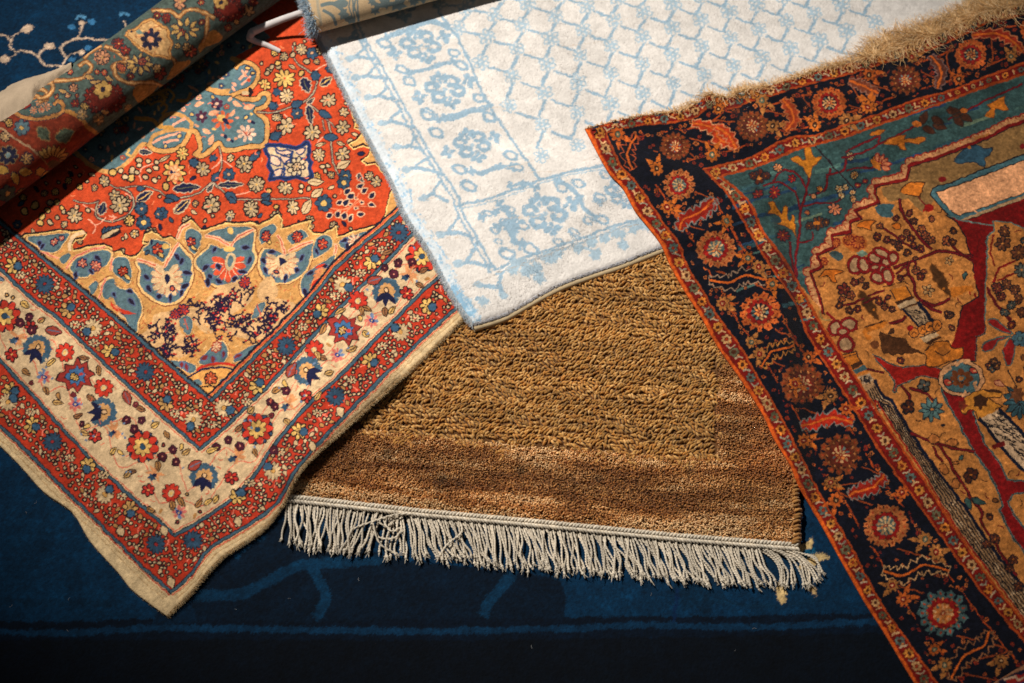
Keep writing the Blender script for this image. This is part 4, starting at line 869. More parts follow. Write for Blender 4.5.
# ---- the rolled end: a slack roll, flattened by its own weight, showing the underside of the weave
RA, RB = .060, .047
a0 = at([(0, 212)], .02)[0]; a1 = at([(285, 0)], .02)[0]
ax = (a1-a0)/np.linalg.norm(a1-a0); nb_ = np.array([-ax[1], ax[0]])      # nb_ points away from the viewer
org = a0+nb_*(RA*.70); zc = .010+.0085+RB
s0, s1 = -.22, .95
def rollpt(s, th, r=1.0): # th=0 viewer side, pi/2 top
    s = np.asarray(s); return np.c_[org[0]+ax[0]*s-nb_[0]*RA*np.cos(th)*r, org[1]+ax[1]*s-nb_[1]*RA*np.cos(th)*r, zc+RB*np.sin(th)*r]
def roll_uv(P):           # sight line meets the roll -> (length, arc) in metres
    d = rays(P); o2 = np.array([(CAM[:2]-org)@nb_, CAM[2]-zc]); dn = d[:, :2]@nb_; dz = d[:, 2]
    A = (dn/RA)**2+(dz/RB)**2; B = 2*(o2[0]*dn/RA**2+o2[1]*dz/RB**2); C = (o2[0]/RA)**2+(o2[1]/RB)**2-1
    t = np.where(B*B-4*A*C > 0, (-B-np.sqrt(np.maximum(B*B-4*A*C, 0)))/(2*A), -B/(2*A))
    hit = CAM+d*t[:, None]; n = (hit[:, :2]-org)@nb_; z = hit[:, 2]-zc
    th = np.arctan2(z/RB, -n/RA); return np.c_[(hit[:, :2]-org)@ax, th*.055]
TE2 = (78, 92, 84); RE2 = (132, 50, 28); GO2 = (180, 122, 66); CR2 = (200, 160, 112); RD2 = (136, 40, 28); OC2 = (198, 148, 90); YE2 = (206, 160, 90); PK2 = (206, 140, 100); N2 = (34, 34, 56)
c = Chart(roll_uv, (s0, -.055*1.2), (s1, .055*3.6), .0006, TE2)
c.tile(0, 90)
c.poly([(-700, 900), (-700, 60), (0, 90), (70, 100), (100, 140), (180, 165), (290, 155), (350, 132), (380, 122), (460, 160), (500, 210), (560, 255), (640, 330), (500, 480), (100, 820)], RE2)
RG = [(75, 100), (100, 140), (180, 165), (290, 155), (350, 130), (362, 92), (335, 62), (310, 78)]
c.line(RG, 28, N2, 4); c.line(RG, 20, GO2, 4); c.line([(380, 122), (460, 160), (500, 210), (560, 255), (640, 330)], 22, (184, 126, 62), 4)
c.line([(75, 100), (110, 70), (160, 50), (210, 50)], 18, GO2, 4)
for x, y, r in ((230, 70, 34), (265, 95, 30), (190, 115, 26), (235, 110, 22)): c.bloom((x, y), r, PK2, (60, 90, 90), (190, 80, 50))
c.leaf((150, 92), 26, 13, -.4, RD2, N2)
c.daisy((125, 215), 44, 7, (84, 106, 112), N2, YE2); c.bloom((50, 188), 22, YE2); c.bloom((28, 265), 30, CR2); c.daisy((45, 372), 56, 8, N2, (150, 120, 80), (120, 140, 140), eye=.3)
c.bloom((150, 390), 34, OC2, N2); c.leaf((248, 250), 52, 30, .8, (78, 88, 70), (150, 110, 66), .1, (50, 50, 40)); c.leaf((370, 258), 56, 38, -.4, (78, 88, 70), (150, 110, 66), .1, (50, 50, 40))
c.line([(-60, 220), (20, 225), (80, 275), (160, 320), (215, 365)], 11, (170, 134, 100), 4); c.line([(215, 365), (290, 440)], 9, (150, 110, 70))
for k in range(10): a = -2.6+k*.36; c.leaf((300+66*math.cos(a), 398+56*math.sin(a)), 32, 12, a, (184, 140, 72), (70, 40, 30))
c.ell((300, 420), 34, 26, 0, (90, 70, 40))
for x, y, a in ((145, 465, 0), (85, 500, 1.2), (15, 455, .2), (235, 465, .3), (270, 480, -.5)): c.leaf((x, y), 38, 22, a, (196, 150, 70), N2)
c.daisy((40, 590), 50, 6, (70, 80, 70), N2, YE2); c.bloom((120, 590), 34, (160, 110, 60)); c.bloom((-60, 420), 50, CR2); c.daisy((-90, 560), 50, 8, OC2); c.bloom((20, 160), 20, CR2)
# gold scrolls and flowers on teal
for tx, ty, Ps in ((0, 0, ([(180, 545), (215, 512), (260, 520), (262, 560), (225, 575)], [(205, 520), (250, 470), (320, 462), (440, 452), (500, 420), (520, 380), (490, 352), (455, 372)], [(600, 265), (660, 290), (715, 335), (705, 355), (650, 370), (645, 400), (680, 450), (760, 478), (840, 470)], [(250, 480), (300, 475), (290, 530), (240, 560), (200, 545)], [(570, 262), (520, 290), (480, 330)])),
                   (100, 0, ([(60, 270), (130, 300), (152, 345), (95, 362), (80, 395), (100, 440), (180, 472), (300, 470), (350, 492)], [(300, 60), (400, 62), (450, 95), (490, 60), (560, 58), (650, 100)], [(612, 95), (605, 200), (575, 262)], [(650, 180), (640, 215), (600, 250)], [(408, 330), (430, 360), (420, 420)]))):
    c.tile(tx, ty)
    for P in Ps: c.line(P, 27, (110, 70, 44), 4); c.line(P, 17, GO2, 4); c.line(P, 6, (214, 166, 110), 4)
c.tile(0, 0)
for k in range(9): a = k*.7; c.bloom((595+88*math.cos(a), 560+62*math.sin(a)), 36, RD2, (60, 30, 30), (150, 110, 90), 7)
c.ell((590, 560), 80, 50, 0, (120, 40, 28)); c.daisy((585, 510), 52, 6, (216, 168, 92), (90, 60, 40), N2, eye=.24)
c.daisy((580, 325), 44, 8, PK2, (120, 60, 40), N2, eye=.26); c.bloom((690, 385), 30, (190, 90, 56), GO2, YE2)
for x, y, r, col in ((665, 245, 30, RD2), (710, 287, 28, RD2), (740, 440, 20, RD2), (428, 588, 26, RD2), (480, 605, 24, YE2), (555, 410, 15, (190, 80, 50)), (598, 410, 13, (190, 80, 50)), (400, 410, 17, (190, 84, 54)), (375, 400, 12, CR2), (320, 550, 12, (190, 80, 50)), (420, 500, 24, PK2), (385, 540, 14, PK2), (440, 545, 12, RD2)): c.bloom((x, y), r, col, (44, 40, 44), YE2)
for x, y, a in ((510, 440, .3), (545, 465, -.2), (620, 445, .5), (360, 520, .4), (600, 640, .1)): c.leaf((x, y), 26, 11, a, (196, 150, 90), N2)
for k in range(8): a = k*.8; c.leaf((800+52*math.cos(a), 370+36*math.sin(a)), 24, 10, a, YE2, N2)
c.bloom((810, 352), 22, (180, 80, 50), N2, CR2); c.bloom((470, 650), 30, CR2, (90, 80, 70)); c.bloom((560, 680), 34, (176, 136, 90), (90, 80, 60)); c.bloom((730, 620), 24, OC2, (90, 80, 60))
c.poly([(760, 510), (880, 500), (850, 560), (790, 590)], (180, 124, 60), 3)
c.tile(100, 0)
MD = [(160, 175), (200, 165), (240, 130), (285, 108), (330, 130), (360, 150), (385, 165), (392, 210), (412, 250), (395, 290), (405, 330), (350, 322), (300, 312), (250, 290), (215, 262), (185, 235), (150, 195)]
c.poly(MD, (206, 160, 104), 2); c.line(MD, 18, (140, 84, 46), 2, True); c.line(MD, 10, (208, 150, 84), 2, True)
for k in range(26): a = random.random()*6.28; r = random.uniform(30, 85); c.line([(285+r*math.cos(a), 222+r*math.sin(a)*.9), (285+(r+16)*math.cos(a+.2), 222+(r+16)*.9*math.sin(a+.2))], 5, (170, 100, 54))
c.daisy((290, 222), 62, 8, N2, (200, 150, 100), (206, 140, 100), eye=.28); c.leaf((225, 180), 22, 14, .2, (110, 130, 120), None)
for x, y, r, col in ((105, 245, 30, RD2), (143, 285, 30, RD2), (325, 88, 22, RD2), (378, 102, 26, RD2), (15, 325, 40, PK2), (120, 385, 26, (190, 90, 56)), (25, 410, 18, (190, 84, 54)), (455, 15, 40, PK2), (580, 125, 18, RD2), (575, 12, 16, (190, 80, 50)), (460, 185, 28, (190, 84, 54)), (515, 295, 36, (176, 80, 56)), (495, 270, 24, OC2), (340, 415, 40, (150, 60, 44)), (325, 390, 26, OC2), (175, 435, 22, RD2), (445, 265, 16, YE2), (780, 125, 16, YE2), (730, 160, 18, (170, 84, 54)), (840, 60, 40, (176, 140, 92)), (870, 10, 24, RD2)): c.bloom((x, y), r, col, (44, 40, 44), YE2)
for k in range(9): a = k*.7; c.leaf((485+62*math.cos(a), 165+44*math.sin(a)), 26, 10, a, YE2, N2)
for k in range(9): a = k*.7; c.leaf((225+52*math.cos(a), 365+40*math.sin(a)), 24, 10, a, YE2, N2)
c.bloom((240, 350), 24, (180, 84, 56), N2, CR2)
for k in range(9): a = k*.7; c.bloom((735+62*math.cos(a), 55+46*math.sin(a)), 30, RD2, (60, 30, 30), (150, 100, 80), 7)
c.ell((735, 55), 50, 36, 0, (130, 40, 28)); c.daisy((690, 12), 40, 6, (210, 160, 90), (90, 60, 40), N2)
c.poly([(640, 170), (690, 200), (680, 240), (600, 270), (570, 300), (560, 270), (600, 230)], (184, 130, 66), 3); c.poly([(430, 360), (520, 350), (420, 440), (380, 450)], (170, 116, 58), 3); c.poly([(200, 490), (330, 490), (230, 560)], (176, 122, 62), 3)
for k in range(60):
    x, y = random.uniform(-30, 1000), random.uniform(-250, 330)
    if y > 330-.52*(x-400) and x > 400: continue
    if y < 60-.7*(x-200) or random.random() < .6: continue
    c.ell((x, y), random.uniform(5, 9), 6, random.random()*3, random.choice([(190, 90, 60), N2, YE2]))
for k in range(40):    # further along, out past the picture's edge
    c.bloom((random.uniform(760, 1500), random.uniform(-500, -20)), random.uniform(20, 46), random.choice([RD2, OC2, PK2]), N2)
ns, nt_ = int((s1-s0)/.0009), 340
ss = np.linspace(s0, s1, ns); th = np.linspace(-1.9, math.pi+1.1, nt_)
S, T = np.meshgrid(ss, th)
bump_ = 1+.016*np.sin(S*11+1.0)+.010*np.sin(S*23+T*1.5)+.008*np.sin(T*3+S*5)+rng.normal(0, .0018, S.shape)+.0022*np.sin(S*2800*.8)
V = rollpt(S.ravel(), T.ravel(), bump_.ravel())
cc = c.sample(S.ravel()+.0006*nz(0, S.ravel(), T.ravel()*.055)+rng.normal(0, .0006, S.size), T.ravel()*.055+.0006*nz(1, S.ravel(), T.ravel()*.055)+rng.normal(0, .0006, S.size))
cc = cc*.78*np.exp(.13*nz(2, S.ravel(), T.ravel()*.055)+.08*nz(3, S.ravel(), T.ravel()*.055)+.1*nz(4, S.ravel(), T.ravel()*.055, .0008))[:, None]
i_ = np.arange(ns*nt_).reshape(nt_, ns)
F = np.stack([i_[:-1, :-1], i_[:-1, 1:], i_[1:, 1:], i_[1:, :-1]], -1).reshape(-1, 4)
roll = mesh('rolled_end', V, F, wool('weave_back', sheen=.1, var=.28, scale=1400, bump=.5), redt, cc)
roll['label'] = 'rolled-up end showing the duller underside of the weave'
# wound layers visible from the open ends of the roll
K = 150; tt = np.linspace(0, 1, K)
for send in (s0, s1):
    a_ = tt*2*math.pi*4.5; r_ = .97-.8*tt; P = rollpt(np.full(K, send), a_, r_); Q = rollpt(np.full(K, send+(.004 if send == s0 else -.004)), a_, r_-.1)
    j = np.arange(K-1); mesh('wound_layer', np.vstack([P, Q]), np.stack([j, j+1, K+j+1, K+j], 1), bpy.data.materials['weave_back'], redt, np.tile(lin((120, 80, 60)), (2*K, 1)))
# plain woven end band lapping over the back of the roll
fo = smooth([(-70, 124), (-30, 106), (0, 92), (12, 84), (28, 78), (45, 74), (62, 70), (75, 66)], 5); fi = smooth([(-80, 182), (-40, 140), (0, 122), (14, 114), (30, 104), (38, 92), (52, 82), (72, 69)], 5)
n1, n2 = 90, 14
Pi = roll_uv(along(fi, np.linspace(0, 1, n1))); gi = rollpt(Pi[:, 0], Pi[:, 1]/.055, 1.01)
d_ = rays(along(fo, np.linspace(0, 1, n1))); zf = np.full(n1, zc+RB*.45); go = CAM+d_*((zf-CAM[2])/d_[:, 2])[:, None]
V = []
for k in range(n2):
    u = k/(n2-1); P = gi*(1-u)+go*u; P[:, 2] += .012*math.sin(math.pi*u)+.0006*rng.standard_normal(n1); V.append(P)
V = np.vstack(V); V = np.vstack([V, V-[0, 0, .003]])
i_ = np.arange(n1*n2).reshape(n2, n1); F = np.stack([i_[:-1, :-1], i_[:-1, 1:], i_[1:, 1:], i_[1:, :-1]], -1).reshape(-1, 4); m_ = n1*n2
e_ = i_[-1]; F = np.vstack([F, F[:, ::-1]+m_, np.stack([e_[:-1], e_[1:], e_[1:]+m_, e_[:-1]+m_], 1)])
mesh('end_band', V, F, wool('plain_weave', tint=(170, 150, 126), sheen=.1, var=.16, scale=1500, bump=.4), redt)
H = np.where((np.abs((GXX-org[0])*nb_[0]+(GYY-org[1])*nb_[1]) < RA*.6) & ((GXX-org[0])*ax[0]+(GYY-org[1])*ax[1] > s0), np.maximum(H, .01), H)
# ================================================================ white shaggy rug with a pale blue lattice
white = Rug(.0085, 6, und=(.25, .002, 33))
wL = smooth([(285, -30), (303, 5), (322, 42), (341, 80), (360, 118.6), (377.6, 152), (395, 185), (407, 215), (431.6, 252), (452.7, 292.5), (473.8, 323)], 4)
wB = smooth([(473.8, 323), (505, 313), (530, 299), (560, 283), (592, 271), (623, 260.6), (660, 246), (720, 224), (780, 200)], 4)
white.outline(np.vstack([wL[:-1], wB, [(860, 160), (960, 90), (1120, 50), (1120, -120), (480, -125), (330, -90)]]))
lo, hi = white.P.min(0), white.P.max(0)
WH = (216, 210, 204); LB = (144, 170, 188); LB2 = (162, 184, 198)
c = Chart(white.pt, lo, hi, .0008, WH)
c.tile(0, 0, 1)
# lattice field: nodes follow the weave, fitted over the sheet
nodes = [(0, 0, 512, 104.8), (0, -1, 513, 73), (1, 0, 544, 95), (1, -1, 544.8, 65), (1, 1, 542, 126.7), (1, 2, 542, 153), (2, 0, 575.5, 85.5), (2, 1, 577, 116), (2, 2, 575.5, 146), (3, 0, 609, 74), (3, 1, 610.6, 104), (4, 0, 642.5, 60.6), (4, 1, 645, 92.5), (2, -1, 579, 54), (2, -2, 582.8, 29), (2, -3, 586, 7), (3, -1, 611.8, 46.5), (4, -1, 641.7, 35), (4, -2, 646, 13), (3, -2, 615.3, 22.8), (5, 0, 674, 51), (5, 1, 676, 83), (5, -1, 672.4, 23.7), (6, 0, 703.3, 47), (6, 1, 705, 74.5), (6, -1, 700.5, 18.4), (7, 0, 729, 38.6), (7, 1, 732.5, 65.9), (7, -1, 729, 12.3), (8, 0, 758, 31.6), (8, 1, 761.5, 58.8), (8, -1, 757, 4.4), (9, 0, 786, 22), (9, 1, 790.4, 51), (10, 0, 814, 13), (10, 1, 818.5, 38.6), (11, 1, 849, 29.9)]
nd = np.array(nodes); G_ = white.pt(nd[:, 2:])
def bas(i, j): i = np.asarray(i, float); j = np.asarray(j, float); return np.stack([np.ones_like(i), i, j, i*i, i*j, j*j, i**3], -1)
co, *_ = np.linalg.lstsq(bas(nd[:, 0], nd[:, 1]), G_, rcond=None)
def to_px(g):            # ground point -> traced units
    z = samp(white.zt, g[:, 0], g[:, 1]); d = np.c_[g, z]-CAM; w_ = d@FW
    return np.c_[512+FOC*d[:, 0]/w_, 341.5-FOC*(d@UP)/w_]
ij = np.array([(i, j) for i in range(-4, 13) for j in range(-9, 12)]); NP = {tuple(k): p for k, p in zip(ij.tolist(), to_px(bas(ij[:, 0], ij[:, 1])@co))}
innerL = smooth([(415, -40), (434.8, 5), (463, 47.4), (481, 90.5), (505.8, 131), (540, 180)], 4); innerB = smooth([(540, 180), (573.8, 171), (603.6, 165.8), (680, 145), (760, 110), (900, 40)], 4)
fieldP = np.vstack([innerL[:-1], innerB, [(1100, -60), (1100, -120), (400, -120)]])
def rosette(p, r=8.5):
    for k in range(6): a = k*1.047+.3; q_ = (p[0]+r*.66*math.cos(a), p[1]+r*.6*math.sin(a)); c.ell(q_, r*.40, r*.34, a, LB2); c.ell(q_, r*.22, r*.16, a, WH)
    c.ell(p, r*.34, r*.3, 0, LB2); c.ell(p, r*.13, r*.12, 0, WH)
okp = lambda p: inside(np.array([p[0]]), np.array([p[1]]), fieldP)[0]
for (i, j), p in NP.items():
    for di, dj, a, b, w_ in ((0, 1, .34, .78, 3.0), (1, 1, .28, .80, 2.3)):
        q_ = NP.get((i+di, j+dj))
        if q_ is None or not okp(p) or not okp(q_): continue
        d = q_-p
        if di: P0, P1 = p+d*[.24, .36], p+d*[.84, .70]
        else: P0, P1 = p+[.9, 7], p+[-5.5, d[1]*.72]
        c.line([P0, (P0+P1)/2+[0, .5], P1], w_+random.uniform(-.4, .5), LB, 3)
    if okp(p): rosette(p, random.uniform(7.6, 8.8))
# borders
outL = smooth([(340, -40), (359, 26), (384, 70), (397.8, 94), (418, 132.7), (439, 167.8), (456.6, 194), (461.5, 210), (479, 241.6), (495, 270)], 4)
outB = smooth([(495, 270), (526, 257), (560, 246), (605, 229), (644, 217.6), (720, 195), (800, 170)], 4)
lowB = smooth([(456.6, 206), (486.5, 199), (520, 188), (540, 180)], 3)
for P in (outL, outB):
    c.line(P, 2.7, LB); c.line(P+np.array([-5, 1.5] if P is outL else [1.5, 4.2]), 2.4, LB)
for P in (innerL, innerB, lowB): c.line(P, 2.8, LB)
c.line(innerB+[1, 3], 1.2, LB2); c.line(lowB+[1, 3.5], 1.2, LB2)
def ring(p, r, a0=0): 
    t = np.linspace(a0, a0+5.1, 12); c.line(np.stack([p[0]+r*np.cos(t), p[1]+r*.72*np.sin(t)], 1), r*.75, LB); c.ell((p[0]+r*math.cos(a0+5.1), p[1]+r*.72*math.sin(a0+5.1)), r*.55, r*.45, 0, LB)
def fleur(p, r=26, a=0):
    for k in (-1, 0, 1): c.ell((p[0]+r*.75*math.cos(a+k*1.25), p[1]+r*.6*math.sin(a+k*1.25)), r*.55, r*.42, a+k*1.25, LB)
    c.ell((p[0]-r*.5*math.cos(a), p[1]-r*.4*math.sin(a)), r*.42, r*.3, a, LB)
def loop(p, r): c.ell(p, r, r*.62, .4, LB); c.ell((p[0]+2, p[1]), r*.55, r*.3, .4, WH)
def medal(cx, cy, k=1.0):
    ring((cx-78*k, cy-14*k), 33*k, 1); ring((cx+34*k, cy-50*k), 34*k, 3); ring((cx+72*k, cy+8*k), 34*k, 4.2); ring((cx-35*k, cy+42*k), 35*k, .2)
    fleur((cx-34*k, cy-62*k), 40*k, -1.8); fleur((cx+124*k, cy-46*k), 40*k, -.4); fleur((cx-140*k, cy+42*k), 42*k, 2.9); fleur((cx+34*k, cy+68*k), 40*k, 1.3)
    c.ell((cx, cy), 14*k, 10*k, 0, LB2)
c.tile(340, 0); medal(460, 258); medal(600, 510); medal(330, 20, .95)
for P, w_ in (([(400, 412), (470, 400), (560, 372), (640, 352)], 22), ([(270, 215), (320, 190), (430, 150), (520, 120), (600, 150)], 30), ([(600, 668), (680, 650), (760, 630), (850, 600)], 26)): c.line(P, w_, LB, 4); fleur(P[0], 24, 2.9); fleur(P[-1], 24, -.3); fleur(P[len(P)//2], 20, -1.2)
for p, r in (((350, 395), 44), ((395, 462), 46), ((648, 300), 40), ((690, 372), 46), ((250, 245), 48), ((790, 560), 44), ((500, 640), 44)): loop(p, r)
c.tile(360, 80); medal(640, 370, .95)
for P, w_ in (([(450, 222), (540, 215), (620, 182), (700, 172)], 26), ([(640, 520), (700, 530), (790, 495), (860, 500)], 26)): c.line(P, w_, LB, 4); fleur(P[0], 26, 2.9); fleur(P[-1], 26, -.3); fleur(P[len(P)//2], 22, -1.2)
for p, r in (((385, 205), 46), ((435, 300), 52), ((678, 105), 40), ((735, 212), 48), ((565, 508), 50), ((620, 605), 56), ((860, 430), 50), ((900, 500), 40)): loop(p, r)
def bar(P, w_=26):
    c.line(P, w_, LB, 4); fleur(P[0], 26, math.atan2(P[0][1]-P[1][1], P[0][0]-P[1][0])); fleur(P[-1], 26, math.atan2(P[-1][1]-P[-2][1], P[-1][0]-P[-2][0])); fleur(P[len(P)//2], 24, 1.2)
c.tile(500, 150); medal(258, 362, 1.12); medal(700, 240, .9)
bar([(330, 175), (400, 215), (450, 265), (478, 330), (545, 380)]); bar([(0, 310), (50, 370), (40, 440), (80, 500), (120, 545)]); bar([(70, 205), (140, 190), (200, 215)], 20)
for p, r in (((350, 215), 40), ((445, 190), 44), ((585, 395), 46), ((500, 400), 36), ((180, 560), 46), ((50, 600), 44), ((60, 340), 30), ((420, 470), 40), ((600, 140), 40), ((570, 270), 40), ((20, 410), 36), ((330, 520), 36)): loop(p, r)
c.tile(400, 210)
bar([(560, 95), (620, 60), (650, 130), (640, 185), (690, 185)]); bar([(470, 40), (540, 10), (580, -10)], 20)
for p, r in (((610, 250), 56), ((745, 222), 56), ((500, 20), 36), ((700, 90), 40), ((540, 120), 30), ((560, 180), 30)): loop(p, r)
# outer guard: little branching sprigs
def sprig(P1, P2, w_=20, bl=28): c.line(P1, w_, LB, 0); c.line(P2, w_*.85, LB, 0); c.ell(P1[0], bl, bl*.7, 0, LB2)
c.tile(340, 0)
sprig([(55, 335), (110, 325), (195, 332)], [(85, 325), (150, 262)]); sprig([(95, 440), (160, 435), (265, 446)], [(165, 420), (212, 362)]); sprig([(160, 556), (230, 545), (335, 572)], [(225, 540), (272, 488)]); sprig([(10, 230), (80, 215), (150, 235)], [(60, 215), (90, 170)])
c.tile(360, 80)
sprig([(125, 245), (180, 235), (305, 268)], [(175, 225), (238, 165)]); sprig([(205, 380), (290, 378), (365, 402)], [(285, 370), (320, 318)]); sprig([(265, 512), (330, 500), (465, 536)], [(320, 490), (392, 440)]); sprig([(360, 672), (410, 650), (500, 690)], [(410, 650), (462, 570)])
c.tile(400, 210)
sprig([(232, 140), (330, 125), (415, 162)], [(280, 125), (330, 40)], 22, 30); sprig([(328, 305), (390, 295), (515, 322)], [(385, 285), (440, 190)], 24, 34); sprig([(440, 425), (500, 435), (560, 440)], [(560, 440), (580, 360)], 26, 26); sprig([(590, 485), (570, 440)], [(440, 500), (500, 520)], 28, 30)
for x, y, r in ((470, 520, 30), (330, 480, 30), (380, 530, 36), (400, 570, 34), (720, 345, 36), (770, 330, 40), (700, 300, 30), (790, 385, 36), (850, 270, 36), (880, 250, 30), (640, 340, 30), (660, 300, 34)): c.blob((x, y), r, LB2, 6, .3)
c.tile(500, 150)
for x, y, r in ((270, 610, 34), (330, 590, 30), (440, 560, 30), (520, 520, 36), (545, 595, 34), (600, 500, 30), (660, 470, 36), (700, 540, 30), (760, 440, 36), (800, 420, 30), (840, 440, 26), (700, 480, 24)): c.blob((x, y), r, LB2, 6, .3)
c.line([(440, 540), (520, 570), (560, 600)], 20, LB2, 3); c.line([(650, 460), (700, 500), (690, 545)], 18, LB2, 3)
c.tile(0, 0, 1)
c.line(wL+[4.5, 0], 9, (204, 211, 216)); c.line([(452, 290), (462, 300), (470, 312)], 10, (140, 178, 204), 3)
for k in range(240): x, y = along(wL, [random.uniform(.1, 1)])[0]; c.ell((x+random.uniform(1, 14), y), random.uniform(1, 2.2), 1, 1.1, random.choice([(190, 206, 216), (150, 184, 208)]))
for P in ([(440, 302), (470, 288), (490, 276), (528, 262), (560, 250), (605, 234), (645, 222)], [(455, 293), (478, 281)], [(462, 300), (472, 295)], [(600, 204), (620, 198), (640, 193)]): c.line(P, .6, (172, 164, 156), 4)   # creases where the pile parts
for k in range(26):        # wear: rubbed, slightly beige places
    x, y = random.uniform(380, 900), random.uniform(0, 250); c.line([(x, y), (x+random.uniform(15, 50), y-random.uniform(2, 8))], .5, (200, 186, 172))
whitet = thing('rug', 'white shaggy rug with a pale blue lattice and scrolling border, its far end rolled up', 'rug')
wm = wool('white_wool', sheen=.2, var=.09, scale=700, bump=.45, shtint=(1, 1, 1))
white.build('woven_pile', c, wm, whitet, g=.0016, jit=.0003, side=(196, 176, 144), rnd=.003, warp=.0006, wob=.0008, mot=.03)
wchart = c
vp = white.pt([(300, -10), (480, 330), (600, 280), (800, 190), (1040, 20), (1040, -20)])
q = white.scatter(.0021, lambda a: inside(a[:, 0], a[:, 1], vp) | (dist_poly(a[:, 0], a[:, 1], white.P) < .03))
n = len(q); z0 = samp(white.zt, q[:, 0], q[:, 1]); ed = dist_poly(q[:, 0], q[:, 1], white.P); z0 -= .006*np.exp(-(ed/.005)**1.5)
fl = boxblur(rng.standard_normal(H.shape), 5); fl = samp(fl/np.abs(fl).max(), q[:, 0], q[:, 1])
a = -1.15+fl*2.2+rng.normal(0, .55, n); Lh = rng.uniform(.003, .0065, n); pth = []
for u in (0, .5, 1): pth.append(np.c_[q+np.c_[np.cos(a), np.sin(a)]*(Lh*u**1.3)[:, None], z0-.0007+Lh*(.16*u-.10*u*u)])
tubes('shag_tufts', np.stack(pth, 1), np.tile([1, .9, .4], (n, 1))*rng.uniform(.0004, .0007, (n, 1)), 3, wm, whitet, np.clip(c.sample(q[:, 0], q[:, 1])*rng.uniform(.95, 1.05, (n, 1)), 0, .9))
edge_hair('edge_tufts', white, wL, 5200, .0085, .00042, [(206, 214, 222), (186, 206, 218), (220, 218, 216)], wm, whitet, out=1, zoff=-.002, spread=.9)
edge_hair('edge_tufts', white, wB, 2200, .004, .00042, [(226, 222, 222), (218, 214, 214), (200, 204, 214)], wm, whitet, out=1, zoff=-.0015, spread=.8)
bp_ = white.pt(wB+np.array([0, 3.2])); sq = along(bp_, np.linspace(0, 1, 120)); zz = samp(white.zt, sq[:, 0], sq[:, 1])-.0085     # stout end cord under the pile
tubes('end_cord', np.c_[sq, zz][None], np.full((1, 120), .0042), 8, wool('jute_cord', tint=(186, 164, 128), var=.2, scale=1500), whitet)
# ---- its rolled end
WA, WB = .034, .023
b0 = at([(322, 36)], .03)[0]; b1 = at([(446, 2)], .03)[0]
ax = (b1-b0)/np.linalg.norm(b1-b0); nb_ = np.array([-ax[1], ax[0]]); org = b0+nb_*WA*.72; zc = .034+WB; RA, RB = WA, WB
s0, s1 = -.012, .80
c = Chart(roll_uv, (s0-.05, -.055*1.6), (s1, .055*2.2), .0008, (176, 150, 116)); GB = (96, 108, 108)
c.tile(220, 0)
c.line([(545, -60), (560, 60), (575, 140)], 16, (150, 140, 120)); 
for x in (752, 778): c.line([(x, -60), (x+6, 60), (x+14, 140)], 9, GB)
c.line([(580, 30), (640, 20), (700, 60), (720, 110)], 22, GB, 4); c.line([(650, 20), (690, 0), (720, -40)], 20, GB, 3); c.line([(590, 60), (640, 90), (660, 140)], 18, GB, 3); c.ell((700, 20), 30, 24, 0, GB); c.line([(840, -20), (900, 30), (990, 20)], 24, GB, 4)
c.tile(340, 0)
for x, y, r in ((260, 10, 34), (330, 25, 40), (200, 60, 24), (20, 80, 30), (60, 110, 26), (420, 10, 26), (470, -20, 34), (560, -30, 30), (360, -30, 40), (180, 10, 20)): c.blob((x, y), r, GB, 6, .4)
c.line([(100, -60), (80, 40), (110, 140)], 10, GB); c.line([(70, -60), (50, 40), (80, 140)], 8, GB)
for k in range(60): c.blob((random.uniform(300, 2200), random.uniform(-600, -20)), random.uniform(18, 40), GB, 6, .4)
ns, nt_ = int((s1-s0)/.0011), 300
S, T = np.meshgrid(np.linspace(s0, s1, ns), np.linspace(-1.9, math.pi+1.0, nt_))
bm_ = 1+.012*np.sin(S*9+2)+.006*np.sin(T*3+S*7)+.0045*np.sign(np.sin(S*1500))*np.abs(np.sin(S*1500))**.5+.0045*np.sin(T*90)
V = rollpt(S.ravel(), T.ravel(), bm_.ravel()); cc = c.sample(S.ravel(), T.ravel()*.055)*(1+.16*np.sin(S.ravel()*1500)*np.sin(T.ravel()*90))[:, None]
i_ = np.arange(ns*nt_).reshape(nt_, ns); F = np.stack([i_[:-1, :-1], i_[:-1, 1:], i_[1:, 1:], i_[1:, :-1]], -1).reshape(-1, 4)
r2 = mesh('rolled_end', V, F, wool('jute_back', sheen=.05, var=.2, scale=900, bump=.4), whitet, cc); r2['label'] = 'rolled-up end showing the beige underside'
tt = np.linspace(0, 1, 150); a_ = tt*2*math.pi*3.6-.8; r_ = 1.0-.8*tt
P = rollpt(np.full(150, s0), a_, r_); Q = rollpt(np.full(150, s0-.001), a_, r_-.16); j = np.arange(149)
mesh('wound_layer', np.vstack([P, Q]), np.stack([j, j+1, 150+j+1, 150+j], 1), wm, whitet, np.tile(lin((190, 200, 206)), (300, 1)))
n = 1900; th_ = rng.uniform(-1.7, 2.6, n); B0 = rollpt(rng.uniform(s0-.001, s0+.007, n), th_, rng.uniform(.9, 1.02, n)); L_ = rng.uniform(.004, .010, n)
dv_ = -np.c_[ax[0]*np.ones(n), ax[1]*np.ones(n), np.zeros(n)]+rng.normal(0, .55, (n, 3)); pth = np.stack([B0+dv_*L_[:, None]*u+np.c_[np.zeros((n, 2)), -.0015*u*u*np.ones(n)] for u in (0, .4, .75, 1)], 1)
tubes('edge_tufts', pth, np.tile([1, 1, .8, .4], (n, 1))*.0005, 3, wm, whitet, lin(np.array([(170, 190, 204), (196, 204, 208), (140, 168, 190)])[rng.integers(0, 3, n)]))
